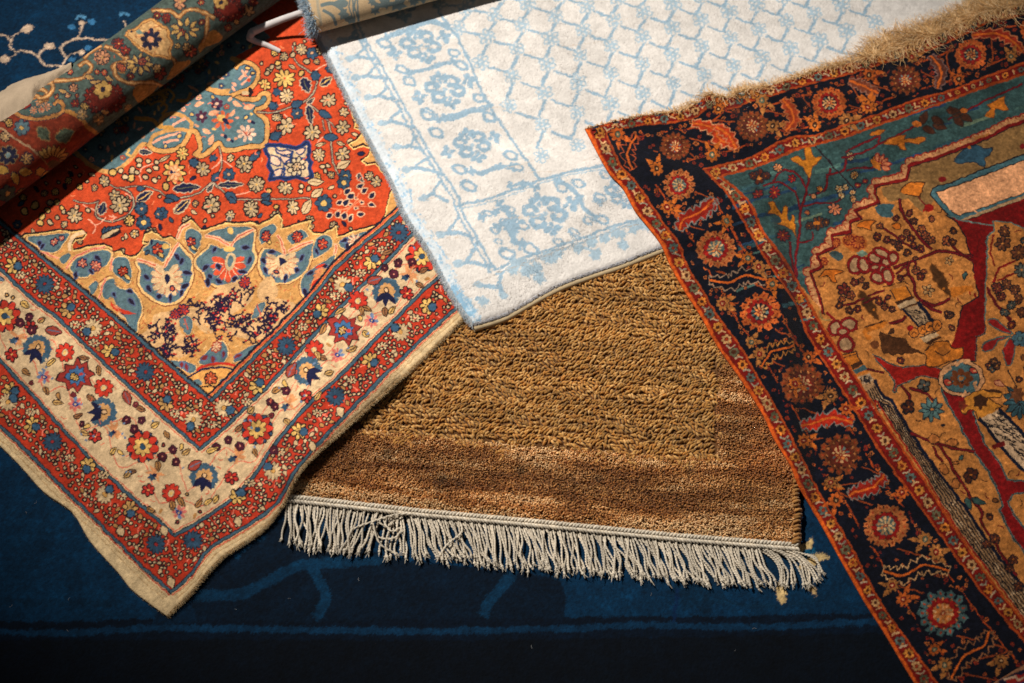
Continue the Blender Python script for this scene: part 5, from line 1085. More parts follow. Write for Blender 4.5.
# woven tape hanging from the roll, folded back on itself
rb = np.array([(303, 12, .062), (283, 19, .050), (263, 27, .040), (252, 32, .034), (249, 38, .028), (256, 41.5, .023), (268, 45.5, .020), (280, 51, .020)], float)
cen = np.array([np.r_[at([(x, y)], z)[0], z] for x, y, z in rb]); sd = np.linspace(0, 1, 60); s0_ = np.linspace(0, 1, len(cen)); cen = np.stack([np.interp(sd, s0_, cen[:, k]) for k in range(3)], 1)
T_ = np.gradient(cen, axis=0); T_ /= np.linalg.norm(T_, axis=1, keepdims=True); wv = np.cross(T_, [.1, -.62, .78]); wv /= np.linalg.norm(wv, axis=1, keepdims=True); nn = np.cross(T_, wv)
hw = np.interp(sd, [0, .45, .55, 1], [.0052, .0066, .0056, .0034])[:, None]; V = np.vstack([cen-wv*hw, cen+wv*hw, cen+wv*hw+nn*.0008, cen-wv*hw+nn*.0008]); j = np.arange(59); k = 60
F = np.vstack([np.stack([j+a_*k, j+1+a_*k, j+1+b_*k, j+b_*k], 1) for a_, b_ in ((0, 1), (1, 2), (2, 3), (3, 0))])
mesh('tie_tape', V, F, wool('cotton_tape', tint=(196, 190, 188), sheen=.05, var=.06, scale=1800, bump=.2), whitet)
# ================================================================ dark red and navy pictorial rug, laid over the white one
fold = [([(708, 92), (716, 104), (726, 122), (738, 142)], .024, .012), ([(742, 92), (750, 110)], .02, -.005), ([(778, 84), (800, 112), (824, 140), (852, 172)], .018, .007), ([(600, 150), (625, 186), (650, 225)], .02, .004), ([(870, 60), (890, 90)], .03, .008), ([(930, 38), (955, 70)], .03, .007)]
dark = Rug(.0055, 3, und=(.14, .0045, 44), wr=fold)
dL = [(585, 128), (597.6, 152.7), (610, 173.8), (622, 186), (634.4, 209), (643, 220), (660, 242), (670.5, 265), (686.3, 293), (700, 314), (717.6, 345.7), (738.6, 375.5), (763, 414), (774, 438), (790, 464), (799, 486), (818, 518), (839.4, 556.6), (864, 600), (885, 633), (915, 683), (960, 755)]
dT = [(585, 128), (603, 123.7), (636, 116), (668, 112), (687, 108), (700, 100), (709, 94), (716, 95), (728, 97.5), (742, 91), (773.8, 84), (805, 73.8), (860, 59), (899, 47.4), (916.7, 42), (951.8, 28), (987, 10.5), (1009.8, 8), (1024, 3.5), (1110, -30)]
dL, dT = smooth(dL, 3), smooth(dT, 3)
dark.outline(np.vstack([dL[::-1], dT[1:], [(1115, 750)]]))
OR = (170, 68, 24); RR = (122, 22, 16); NV = (15, 17, 28); TL = (54, 80, 78); TN = (190, 120, 58); OC = (188, 106, 34); DB = (64, 36, 20); CR = (206, 156, 106); SA = (236, 166, 116); LR = (116, 13, 12); SG = (84, 104, 98); BW = (28, 24, 28)
lo, hi = dark.P.min(0), dark.P.max(0)
c = Chart(dark.pt, lo, hi, .0006, OR)
c.tile(0, 0, 1)
far = [(1130, -20), (1130, 760), (1000, 760)]
gL = smooth([(606, 133.4), (620, 165), (636, 182.5), (660.8, 219.5), (677.6, 242), (686, 264), (705.7, 296), (719.7, 320), (735, 338.6), (757, 376), (782.5, 420), (803, 461), (823, 500), (850, 545), (880, 602), (911.4, 647), (936, 683), (975, 750)], 3)
gT = smooth([(606, 133.4), (632.7, 126), (664, 123), (690, 119), (703, 111), (711, 104), (718, 107), (732, 109), (748, 102), (775, 94), (808, 84), (862, 70), (900, 58), (920, 53), (955, 39), (990, 21), (1024, 14), (1120, -24)], 3)
hL = smooth([(703, 168.5), (725.8, 193), (735, 207), (747, 228), (762, 254), (783, 285), (797, 307), (806, 332), (827, 367), (856, 413), (883, 456), (914, 498), (948, 545.7), (976, 584), (1001, 614), (1045, 668), (1110, 750)], 3)
hT = smooth([(703, 168.5), (720, 165), (755, 155), (779.7, 141), (797, 135.5), (814.8, 135), (843, 125), (880, 113), (916.7, 98.5), (951.8, 89.6), (987, 75.5), (1024, 62), (1120, 24)], 3)
iL = smooth([(721, 177.5), (742.8, 195), (755, 211), (763.6, 231.6), (780, 252.7), (797, 280), (811.5, 306), (830, 337), (860, 382), (883, 418.6), (921, 475), (950, 520), (969.4, 549), (1004.5, 598), (1060, 665), (1120, 740)], 3)
iT = smooth([(721, 177.5), (764, 165), (790, 153), (811, 146.5), (843, 138.5), (880, 125.5), (934, 107), (985, 88), (1024, 75), (1120, 38)], 3)
def zone(L, T, col): c.poly(np.vstack([L[::-1], T[1:], far[:1], far[1:2]]), col)
zone(dL+[4.5, 1.5], dT+[.5, 2.6], RR); zone(gL, gT, NV); zone(hL, hT, RR); zone(iL, iT, TL)
c.line(gL, 2.0, OR); c.line(gT, 1.9, OR); c.line(hL+[.8, .4], 2.3, OR); c.line(hT+[.2, .8], 2.2, OR); c.line(iL-[1.2, .6], 3.0, OR); c.line(iT-[.3, 1.2], 2.6, OR)
c.line(hL+[3, 1.2], 1.0, (110, 20, 16)); c.line(iL-[4.2, 2], 1, (110, 20, 16))
for P, w_ in ((hL+[5, 3], 0), ): pass
# abrash of the teal ground
for k in range(90):
    x, y = random.uniform(720, 1040), random.uniform(60, 320); L = random.uniform(20, 70)
    t_ = np.array(random.choice([(46, 76, 84), (34, 60, 84), (74, 104, 96), (56, 88, 90), (96, 112, 90)]))*random.uniform(.9, 1.1)
    if 0 < (x-715) and y > 180-.45*(x-721) and y > 177-.36*(x-721): c.poly([(x, y), (x+L, y-L*.3), (x+L, y-L*.3+random.uniform(1.5, 5)), (x, y+random.uniform(1.5, 5))], t_)
zone_mask_redraw = [(gL, gT)]
# ---- guard stripes: little flowers and cream hooks in turn
def guard(P, Q, step=8.6, r=4.0):
    n = int(plen(P)/step); tt = (np.arange(n)+.5)/n; A = along(P, tt); B = along(Q, tt)
    cols = [(190, 120, 48), (186, 140, 90), (96, 92, 66), (206, 120, 44), (84, 100, 92)]
    for k in range(n):
        m = (A[k]+B[k])/2; w_ = np.hypot(*(B[k]-A[k])); rr = min(r, w_*.36)
        if k % 2 == 0: c.daisy(m, rr*1.15, 7, cols[(k//2) % 5], (90, 16, 14), random.choice([(150, 50, 24), DB]), eye=.3)
        else:
            d = (B[k]-A[k])/w_; e = np.array([-d[1], d[0]]); s_ = random.choice((-1, 1))
            c.line([m-d*rr*.8-e*.6, m+e*s_*rr*.4, m+d*rr*.8-e*.6], 1.6, random.choice([CR, (176, 150, 120), (140, 130, 110)]), 3); c.line([m-d*rr*.2+e*s_*rr*.5, m+e*s_*rr*.9], 1.2, CR)
            c.ell(m-e*rr*.9, .9, .9, 0, (206, 120, 60))
guard(dL+[4.5, 1.5], gL, 7.6, 4.4); guard(dT+[.5, 2.6], gT, 8.2, 3.6)
def corner_fix(P, Q): pass
guard(hL+[2.5, 1.2], iL-[3, 1.5], 7.6, 4.4); guard(hT+[.5, 2.2], iT-[.6, 2.6], 8.6, 3.9)
for k in range(26): p = along(dT, [(k+.5)/26])[0]; c.ell(p+[0, 1.6], 4, 1.4, -.25, random.choice([(30, 60, 90), (150, 40, 24), (44, 70, 84), (196, 150, 100)]))
# ---- navy border
def frame(A, B, f, w_=1.5, seg=None):
    P = along(A, np.linspace(0, 1, 90)); Q = along(B, np.linspace(0, 1, 90)); R = P+(Q-P)*f; c.line(R, w_, OR); return R
def medr(p, r, kind=0):
    o1, o2, o3, o4 = [((190, 92, 40), (150, 30, 22), (30, 30, 40), (206, 150, 96)), ((170, 96, 50), (140, 24, 20), (80, 96, 92), (200, 160, 110)), ((120, 60, 30), (96, 40, 24), (130, 30, 22), (196, 150, 100)), ((70, 94, 92), (140, 24, 20), (190, 110, 50), (206, 140, 90))][kind]
    n = random.choice([13, 15, 16]); ph = random.random()
    def jit(c_, f=.14): return tuple(np.clip(np.array(c_)*random.uniform(1-f, 1+f), 0, 255))
    for k in range(n): a = k*6.283/n+ph; q_ = (p[0]+r*.87*math.cos(a), p[1]+r*.87*math.sin(a)*.94); c.blob(q_, r*.17*random.uniform(.8, 1.2), jit(o1), 5, .3); c.ell(q_, r*.07, r*.05, a, jit((150, 56, 28)))
    c.blob(p, r*.76, jit(o1), 17, .07); c.blob(p, r*.66, (40, 22, 22), 16, .10)
    for k in range(12): a = k*.5236+ph; c.blob((p[0]+r*.53*math.cos(a), p[1]+r*.51*math.sin(a)), r*.15, jit(o2), 4, .3); 
    for k in range(12): a = k*.5236+ph+.26; c.ell((p[0]+r*.66*math.cos(a), p[1]+r*.63*math.sin(a)), r*.06, r*.05, a, jit((176, 110, 60)))
    c.blob(p, r*.43, o3, 11, .12)
    for k in range(10): a = k*.628+ph; c.ell((p[0]+r*.35*math.cos(a), p[1]+r*.33*math.sin(a)), r*.085, r*.06, a, jit(random.choice([o4, (96, 112, 104), CR])))
    for k in range(7): a = k*.9+ph; c.ell((p[0]+r*.19*math.cos(a), p[1]+r*.18*math.sin(a)), r*.09, r*.06, a, jit(random.choice([o4, (206, 120, 60), o4])))
    c.ell(p, r*.1, r*.09, 0, (150, 40, 26)); c.ell(p, r*.05, r*.045, 0, CR)
def serr(P, col, rim, w_=5, teeth=7, amp=6):
    P = smooth(P, 8); n = len(P); T_ = np.gradient(P, axis=0); T_ /= np.linalg.norm(T_, axis=1, keepdims=True)+1e-9; Nn = np.stack([-T_[:, 1], T_[:, 0]], 1)
    t_ = np.linspace(0, 1, n); saw = 1.9*(1-((t_*teeth) % 1)); pr = (w_+amp*saw)*np.sin(np.pi*np.clip(t_, .04, .97))**.35
    up = P+Nn*pr[:, None]*.62; dn = P-Nn*pr[::-1, None]*.62; R = np.r_[up, dn[::-1]]
    if rim is not None: c.line(np.vstack([R, R[:1]]), 2.0, rim)
    if col is not None: c.poly(R, col); 
    c.line(P, 2.0, (204, 96, 32) if col is not None else (120, 24, 20)); 
def twig(p, r=7, a=0, col=(200, 104, 36)):
    p = np.array(p); 
    for s_ in (-.5, .5): c.leaf(p+r*1.25*np.array([math.cos(a+s_), math.sin(a+s_)]), r*.75, r*.3, a+s_, col, None)
    c.daisy(p, r*.92, 8, tuple(np.array(col)*random.uniform(.85, 1.05)), NV, random.choice([(140, 30, 22), DB, (90, 100, 80)]), eye=.36); c.ell(p, r*.14, col=CR)
fl1 = frame(gL[6:], hL[3:], .22); fl2 = frame(gL[6:], hL[3:], .80); ft1 = frame(gT, hT, .20); ft2 = frame(gT, hT, .80)
for R in (fl1, fl2, ft1, ft2):
    m = int(plen(R)/13)
    for k in range(m):
        p = along(R, [(k+random.uniform(.2, .8))/m])[0]
        if random.random() < .12: c.ell(p, 7, 4, random.random()*3, NV)
        off = (along(gL if R in () else R, [0])[0]*0)
        c.daisy(p+np.array([random.uniform(-5, 5), random.uniform(-4, 4)]), random.uniform(1.8, 2.8), 5, random.choice([(190, 92, 36), (150, 44, 26), (176, 100, 50)]), NV, (110, 40, 20))
spots = []
for A, B in ((gL[6:], hL[3:]), (gT, hT)):
    for k in range(400):
        t_ = random.random(); p = along(A, [t_])[0]; q_ = along(B, [t_])[0]; m = p+(q_-p)*random.uniform(.07, .93)
        c.daisy(m, random.uniform(1.2, 2.3), 4, random.choice([(180, 84, 34), (150, 50, 26), (190, 104, 50), (130, 40, 24)]), NV, (140, 60, 24))
for A, B in ((gL[6:], hL[3:]), (gT, hT)):      # meandering stems of the border
    for ph_, col in ((0, (150, 66, 28)),):
        P = along(A, np.linspace(0, 1, 260)); Q = along(B, np.linspace(0, 1, 260)); f = .5+.3*np.sin(np.arange(260)*.24*(plen(A)/520)+ph_)
        c.line(P+(Q-P)*f[:, None], 1.3, col)
meds = [((674.8, 146.5), 16, 2), ((679, 185), 17, 1), ((752.5, 126), 17, 2), ((829, 103), 18, 0), ((905, 80), 17, 2), ((971, 54.5), 17, 0), ((716, 249), 21, 1), ((760, 312), 22, 0), ((802, 384), 23, 2), ((840.8, 454.6), 23, 2), ((886, 526), 24, 1), ((943, 613), 26, 3), ((1035, 30), 16, 0)]
for p, r, k in meds: c.ell(p, r*1.08, r*1.05, 0, NV, 20)
RDM = (142, 32, 20); RIMG = (120, 116, 108)
def z(x0, y0, P): return [(x0+a/5.694, y0+b/5.694) for a, b in P]
S = lambda tl, P, col, rim, w_=4.5, te=7, am=6: serr(z(*tl, P), col, rim, w_, te, am)
S((580, 100), [(320, 205), (285, 260), (270, 320), (300, 390)], NV, (166, 74, 40), 3.5, 5, 5)
S((580, 100), [(640, 130), (760, 160), (800, 230), (890, 255)], (180, 56, 24), (206, 140, 96), 3.5, 7, 5)
S((580, 100), [(590, 668), (680, 640), (740, 600), (760, 560)], RDM, RIMG, 4, 6, 5)
S((660, 200), [(110, 170), (140, 110), (230, 70), (300, 0)], RDM, RIMG, 4, 6, 5)
S((660, 200), [(285, 455), (400, 470), (490, 430), (630, 462)], NV, (150, 120, 96), 3.2, 8, 6)
S((700, 300), [(355, 375), (400, 300), (460, 280), (535, 262)], NV, (176, 112, 50), 3.2, 7, 6)
S((760, 380), [(235, 262), (320, 240), (410, 215), (530, 242)], (176, 40, 22), RIMG, 4, 7, 6)
S((760, 380), [(510, 660), (570, 630), (660, 600), (705, 540)], RDM, RIMG, 4, 7, 6)
S((864, 500), [(110, 400), (220, 430), (340, 370), (480, 405)], NV, (200, 150, 100), 3.4, 9, 7)
S((864, 563), [(500, 660), (560, 540), (680, 470), (710, 390)], NV, (150, 96, 60), 3.4, 8, 7)
S((720, 60), [(360, 225), (400, 280), (420, 340), (380, 400)], (150, 56, 28), (176, 100, 60), 3.2, 6, 4)
S((720, 60), [(-20, 380), (50, 430), (90, 500)], (176, 56, 26), (200, 120, 80), 3.2, 5, 4); S((720, 60), [(740, 120), (820, 150), (900, 190)], (120, 60, 40), (150, 100, 80), 3, 6, 4)
S((864, 0), [(380, 320), (440, 400), (420, 500)], (90, 50, 40), (120, 90, 84), 3, 6, 4); S((864, 0), [(620, 200), (750, 190), (840, 230), (900, 290)], (150, 44, 26), (190, 110, 70), 3, 7, 4)
for p, r, k in meds: medr(p, r*.92, k)
for (tx, ty), lst in (((580, 100), ((437, 392, -1.9), (755, 312, -1.6), (510, 622, .2), (215, 195, 1), (790, 50, -1.2))), ((720, 60), ((240, 232, 1.0), (540, 370, -2), (850, 265, -1.9), (130, 190, .4), (720, 345, .2), (300, 375, .4))), ((864, 0), ((275, 325, -.9), (840, 322, -1.7), (20, 610, -1.5), (30, 425, .3), (540, 450, -2))), ((660, 200), ((500, 330, 2.9), (380, 120, 2.4), (360, 592, -.4), (560, 380, .5), (40, 40, -.2), (640, 480, .8))), ((700, 300), ((290, 240, -.5), (620, 325, 0), (740, 545, 2.5), (130, 20, 0), (340, 305, 2.3))), ((760, 380), ((400, 90, 2.5), (250, 345, 0), (400, 592, -.1), (490, 165, .4), (810, 640, 2.4), (200, 20, 1))), ((720, 460), ((630, 130, -.1), (660, 230, 2.2))), ((864, 500), ((345, 222, 2.6), (410, 295, .4), (225, 565, -.7), (165, 488, 2.8))), ((864, 563), ((400, 490, -.3), (780, 560, 2.4), (460, 580, 2.3)))):
    for x, y, a in lst: twig((tx+x/5.694, ty+y/5.694), random.uniform(6.4, 8.4), a, random.choice([(200, 104, 36), (190, 90, 34), (176, 110, 54)]))
# ---- pictorial field
ZZ = z(720, 160, [(440, 720), (545, 683), (510, 640), (590, 602), (555, 545), (640, 500), (630, 425), (730, 405), (720, 350), (790, 320), (770, 285), (900, 250)])+z(864, 100, [(60, 490), (240, 450), (258, 372), (400, 330), (600, 255), (720, 205), (820, 150), (911, 122), (1100, 50), (1500, -100)])
ZZ = [(p[0], p[1]) for p in ZZ]
ZL = [(818, 292), (806, 276), (812, 272)]+ZZ[2:]
ZF = z(800, 200, [(130, 640), (105, 540), (60, 410), (130, 375), (92, 312), (190, 270), (180, 200), (290, 175), (280, 125), (345, 100), (310, 60), (450, 10)])+z(864, 100, [(80, 590), (60, 490), (240, 450), (258, 372), (400, 330), (600, 255), (720, 205), (820, 150), (911, 122), (1100, 50), (1500, -100)])
ZF = np.array(ZF)
PE = (206, 142, 92)
n_ = int(plen(ZF)/7.5); q_ = along(ZF, (np.arange(n_)+.5)/n_)
d_ = np.gradient(q_, axis=0); d_ /= np.linalg.norm(d_, axis=1, keepdims=True); nn_ = np.stack([d_[:, 1], -d_[:, 0]], 1)
for p, e in zip(q_, nn_): c.ell(p+e*3.2, 5.6, 5.2, 0, (140, 30, 20)); 
for p, e in zip(q_, nn_): c.ell(p+e*2.8, 4.7, 4.3, 0, tuple(np.array(PE)*random.uniform(.85, 1.05)))
for p, e in zip(q_, nn_): c.line([p+e*4, p+e*8], .9, (150, 60, 34))
c.poly(np.vstack([ZF, [(1130, 0), (1130, 760), (1080, 730)], iL[::-1][1:][:36]]), TN)
for k in range(170):     # wool run in the tan ground
    x, y = random.uniform(820, 1040), random.uniform(130, 660)
    if x < 815+max(0, y-300)*.62+12 or y < 250-.72*(x-815): continue
    L = random.uniform(8, 34); c.poly([(x, y), (x+L, y-L*.34), (x+L, y-L*.34+random.uniform(1, 3)), (x, y+random.uniform(1, 3))], tuple(np.array(TN)*random.uniform(.86, 1.12)))
c.poly(z(864, 100, [(100, 500), (260, 460), (270, 385), (600, 265), (911, 130), (911, 310), (500, 470), (390, 510), (400, 560), (330, 640), (250, 560), (150, 580)]), (136, 100, 58), 2)
c.line(ZF, 3.2, (122, 18, 18)); c.line(ZF+[1.4, 1.6], 1.0, BW)
c.tile(864, 100)
c.poly([(380, 540), (392, 500), (500, 468), (700, 388), (911, 308), (1500, 90), (1500, 330), (911, 545), (545, 682), (490, 662), (430, 605)], (70, 104, 110)); c.line([(380, 540), (392, 500), (500, 468), (700, 388), (911, 308), (1500, 90)], 7, BW); c.line([(380, 540), (430, 605), (490, 662), (545, 682)], 7, BW)
c.poly([(412, 525), (600, 460), (911, 342), (1500, 130), (1500, 310), (911, 528), (545, 660), (505, 640), (440, 572)], SA)
c.line([(412, 525), (600, 460), (911, 342), (1500, 130)], 6, BW); c.line([(412, 525), (440, 572), (505, 640), (545, 660), (911, 528), (1500, 310)], 5, BW)
for k in range(50):
    x, y = random.uniform(450, 1000), random.uniform(360, 640)
    if 515-.37*(x-420)+14 < y < 640-.36*(x-545)+0: c.line([(x, y), (x+random.uniform(10, 40), y+random.uniform(10, 50))], random.uniform(3, 9), tuple(np.array(SA)*random.uniform(.93, 1.08)), 0)
c.poly([(545, 683), (911, 548), (1500, 335), (1500, 370), (911, 575), (600, 690)], (176, 140, 100)); c.line([(570, 690), (911, 566), (1500, 352)], 5, BW)
c.tile(864, 200)
RP = [(470, 85), (540, 112), (600, 112), (911, -5), (1500, -220), (1500, 330), (1000, 190), (911, 160), (840, 128), (735, 120), (742, 180), (700, 205), (700, 380), (694, 480), (690, 600), (690, 760), (640, 780), (640, 920), (520, 920), (490, 860), (530, 720), (550, 640), (562, 602), (650, 552), (632, 430), (600, 290), (572, 200), (530, 130)]
c.poly(RP, LR); c.line(RP[0:2]+RP[6:20], 7, (94, 112, 104), 0); c.line(RP[20:]+RP[:1], 8, BW); c.line(RP[9:20], 5, BW)
for k in range(40): x, y = random.uniform(600, 690), random.uniform(130, 560); c.ell((x, y), random.uniform(8, 20), 6, 1.4, tuple(np.array(LR)*random.uniform(.82, 1.18)))
c.poly([(735, 120), (742, 180), (720, 200), (705, 340), (740, 380), (911, 330), (911, 165)], TN)
c.line([(690, 683), (694, 480), (702, 330), (705, 200), (742, 180), (735, 122)], 8, (84, 104, 96)); c.line([(740, 370), (720, 300), (735, 200)], 10, (120, 20, 20), 3); c.line([(760, 460), (900, 390)], 12, (120, 20, 20)); c.line([(740, 470), (770, 390), (860, 350)], 14, (120, 20, 20), 3); c.line([(710, 500), (720, 540), (760, 600), (830, 683)], 18, (90, 20, 24), 3)
for x, y, r in ((800, 180, 34), (790, 250, 44), (880, 300, 46), (900, 400, 44), (760, 500, 30), (810, 480, 30), (860, 510, 30), (780, 550, 28), (880, 560, 26), (840, 600, 26), (800, 640, 26), (900, 640, 30)): c.bloom((x, y), r, random.choice([(110, 60, 34), (90, 90, 80), (120, 50, 34)]), BW, TN)
# lower trunk
c.tile(864, 300)
T1 = [(440, 505), (480, 600), (530, 683), (545, 700), (560, 745), (620, 860), (700, 970), (762, 1080), (792, 1175), (770, 1190), (800, 1260), (850, 1360), (930, 1460), (1100, 1700), (1250, 1700), (1000, 1400), (911, 1290), (850, 1220), (825, 1150), (850, 1108), (1000, 1085), (1000, 1035), (822, 1028), (762, 910), (690, 820), (640, 700), (615, 600), (560, 530)]
c.poly(T1, (128, 18, 18)); c.line(T1[:14], 12, (84, 108, 104)); c.line(T1[:14], 4, BW); c.line(T1[14:], 11, (84, 108, 104)); c.line(T1[14:], 4, BW)
AR = [(55, 312), (130, 352), (220, 382), (345, 370), (430, 388), (440, 450), (330, 432), (270, 462), (192, 490), (187, 525), (166, 520), (176, 460), (100, 380)]
c.poly(AR, (150, 26, 18), 2); c.line(AR, 8, (96, 116, 104), 2, True); c.line(AR, 4, BW, 2, True)
PL = [(350, 290), (400, 245), (480, 235), (500, 275), (560, 272), (555, 330), (480, 350), (400, 382), (352, 375), (360, 330)]
c.poly(PL, OC, 2); c.line(PL, 7, DB, 2, True); c.blob((450, 300), 36, (160, 92, 34), 6); c.line([(410, 290), (450, 320), (490, 290)], 6, DB, 3)
c.ell((555, 447), 136, 106, 0, BW, 26); c.ell((555, 447), 130, 100, 0, (206, 146, 98), 26); c.ell((555, 447), 108, 84, 0, BW, 24); c.ell((555, 447), 102, 80, 0, (70, 98, 100), 24)
c.poly([(520, 340), (570, 340), (560, 370), (530, 375)], (70, 98, 100)); c.poly([(600, 520), (640, 500), (620, 545)], (70, 98, 100))
for k in range(8): a = k*.785; c.ell((555+44*math.cos(a), 447+36*math.sin(a)), 22, 17, a, (110, 56, 26))
c.ell((555, 447), 14, 12, 0, (180, 110, 50)); 
for x, y in ((480, 470), (625, 405)): c.leaf((x, y), 26, 14, .6, (170, 60, 44), BW); c.ell((x+6, y), 8, 6, 0, CR)
for P in ([(450, 420), (480, 400), (492, 395), (485, 380)], [(530, 372), (545, 350), (600, 345)], [(580, 530), (560, 545), (575, 520)], [(640, 500), (625, 480), (635, 470)]): c.line(P, 16, (206, 146, 98), 3)
P2 = [(585, 545), (680, 510), (780, 520), (775, 555), (710, 560), (790, 605), (750, 615), (752, 650), (700, 680), (650, 683), (640, 640), (600, 625), (575, 650), (555, 630), (570, 590)]
c.poly(P2, (196, 124, 44), 2); c.line(P2, 6, DB, 2, True); c.blob((665, 582), 42, DB, 6, .25); c.line([(690, 515), (775, 525)], 14, DB); c.blob((565, 600), 26, (110, 40, 24), 5)
# columns
def column(P, cols, w_=5):
    c.poly(P, cols)
c.tile(864, 400)
CP = [(660, 105), (770, 52), (911, 195), (1300, 560), (1300, 760), (911, 405), (790, 280)]
c.poly(CP, (196, 160, 124)); 
for k in range(420):
    u, v = random.random(), random.random(); x = 660+(u*.9+.05)*120+v*600; y = 110-u*55+v*600*1.02; c.line([(x, y), (x+16, y+7)], 6, BW)
c.line([(660, 105), (790, 280), (911, 405), (1300, 790)], 20, (16, 22, 40)); c.line([(770, 52), (911, 195), (1300, 560)], 20, (16, 22, 40)); c.line([(740, 265), (790, 250)], 26, (110, 24, 20))
# long pilaster beside the inner guard
pl = smooth(z(800, 300, [(250, 330), (330, 440), (430, 640)])+z(864, 400, [(75, 0), (180, 170), (340, 410), (505, 683), (630, 860), (830, 1130), (1100, 1500)]), 3)
pr = smooth(z(800, 300, [(330, 300), (395, 400), (480, 560)])+z(864, 400, [(150, 0), (270, 190), (400, 380), (560, 589), (720, 829), (911, 1070), (1200, 1430)]), 3)
A = along(pl, np.linspace(0, 1, 80)); B = along(pr, np.linspace(0, 1, 80))
c.tile(0, 0, 1)
c.poly(np.vstack([A[6:], B[6:][::-1]]), (150, 112, 76))

for k in range(700): t_ = random.uniform(.12, 1); f = random.random(); p = along(A, [t_])[0]; q_ = along(B, [t_])[0]; m = p+(q_-p)*f; c.line([m, m+[1.6, 2.6]], .9, random.choice([BW, (150, 116, 84), (206, 170, 130)]))
for f in (.1, .27, .44, .61, .78): R = A+(B-A)*f; c.line(R[8:], 1.25, (22, 20, 26))
c.line(B[7:], 3.4, (14, 20, 38)); c.line(A[7:]-[1.5, .6], 1.6, (150, 26, 20))
c.tile(800, 300)
c.poly([(245, 312), (318, 290), (345, 340), (385, 395), (330, 425), (290, 385)], OC); c.line([(245, 312), (318, 290), (345, 345)], 7, BW); c.line([(250, 330), (325, 308)], 5, BW); c.poly([(285, 370), (350, 345), (365, 365), (300, 395)], DB); c.poly([(302, 398), (368, 368), (385, 390), (322, 420)], (60, 84, 88)); c.line([(322, 432), (388, 402)], 8, OC); c.poly([(330, 440), (395, 415), (415, 460), (370, 480)], (170, 140, 110))
for k in range(26): x = random.uniform(340, 400); c.line([(x, 425+random.uniform(0, 40)), (x+8, 440+random.uniform(0, 40))], 4, BW)
c.tile(800, 200)
c.poly([(472, 495), (600, 462), (612, 480), (485, 515)], (176, 110, 50)); c.line([(472, 495), (600, 462), (615, 482)], 6, DB); c.poly([(515, 515), (600, 490), (612, 520), (635, 545), (555, 580), (535, 560)], (196, 112, 34)); c.line([(515, 515), (540, 565)], 7, BW); c.line([(603, 490), (638, 548)], 7, BW)
c.poly([(540, 582), (640, 545), (655, 562), (555, 602)], DB); c.poly([(555, 600), (650, 560), (662, 580), (575, 622)], (190, 156, 116)); c.line([(575, 628), (665, 585)], 12, (90, 56, 30)); 
c.poly([(585, 625), (680, 590), (770, 700), (680, 730)], (170, 136, 100)); c.line([(672, 585), (750, 683), (780, 710)], 22, (14, 20, 38)); c.line([(590, 625), (690, 735)], 14, (14, 20, 38))
for k in range(60): u, v = random.random(), random.random(); x, y = 605+70*u+v*85, 635-25*u+v*85; c.line([(x, y), (x+12, y+5)], 4.5, BW)
c.tile(864, 300)
for x, y in ((285, 190), (332, 168), (376, 152), (416, 145)): c.ell((x, y), 32, 32, 0, BW); c.ell((x, y), 26, 26, 0, (190, 108, 40)); c.line([(x-10, y+8), (x, y-8), (x+12, y+2)], 6, DB, 3)
c.ell((262, 160), 20, 16, 0, (130, 24, 20)); c.poly([(318, 212), (412, 176), (430, 200), (345, 240)], (186, 150, 110)); c.line([(318, 214), (412, 178)], 6, BW); c.poly([(345, 240), (430, 204), (440, 214), (370, 256)], DB)
# cypresses and big leaves
c.tile(800, 200)
c.leaf((395, 600), 100, 28, 1.0, (74, 44, 20), (120, 70, 30), .18); c.leaf((802, 460), 108, 28, 1.05, (74, 44, 20), (120, 70, 30), .18); c.ell((420, 625), 8, 8, 0, OC); c.ell((820, 505), 8, 8, 0, OC)
c.tile(864, 300)
LFv = [(90, 180), (150, 205), (240, 222), (258, 262), (350, 312), (300, 302), (270, 310), (235, 300), (215, 312), (185, 302), (160, 316), (138, 298), (112, 306), (100, 270), (90, 220)]
c.poly(LFv, (78, 44, 22)); c.line(LFv, 4, (40, 24, 16), 0, True)
c.poly([(5, 155), (120, 118), (135, 130), (100, 160), (30, 178), (20, 195), (40, 210), (30, 228), (5, 215)], OC, 2); c.line([(5, 155), (120, 118)], 6, DB); c.ell((60, 255), 26, 22, .4, (110, 60, 30))
# interlaced red knots
RK = (128, 22, 22)
def knot(lst, w_=13):
    for x, y, rx, ry, a in lst:
        t_ = np.linspace(0, 6.283, 13); P = np.stack([x+rx*np.cos(t_)*math.cos(a)-ry*np.sin(t_)*math.sin(a), y+rx*np.cos(t_)*math.sin(a)+ry*np.sin(t_)*math.cos(a)], 1)
        c.ell((x, y), rx, ry, a, (170, 130, 92), 14); c.line(P, w_+5, (60, 20, 22)); c.line(P, w_, RK)
c.tile(800, 200); knot([(318, 370, 44, 50, .3), (362, 372, 30, 44, -.3), (425, 332, 36, 32, .5), (490, 352, 30, 28, 0), (426, 386, 26, 20, 0), (478, 408, 24, 40, -.5), (440, 442, 38, 30, .5), (500, 432, 30, 44, -.4), (470, 302, 50, 24, .4), (530, 330, 28, 34, 0)])
c.tile(800, 300); knot([(200, 160, 36, 44, .4), (280, 138, 46, 36, .1), (245, 182, 30, 24, 0), (262, 250, 46, 42, .3)]); c.line([(150, 70), (185, 100), (195, 120)], 14, RK, 3); c.line([(110, 60), (130, 110), (170, 110)], 9, (150, 120, 70), 3)
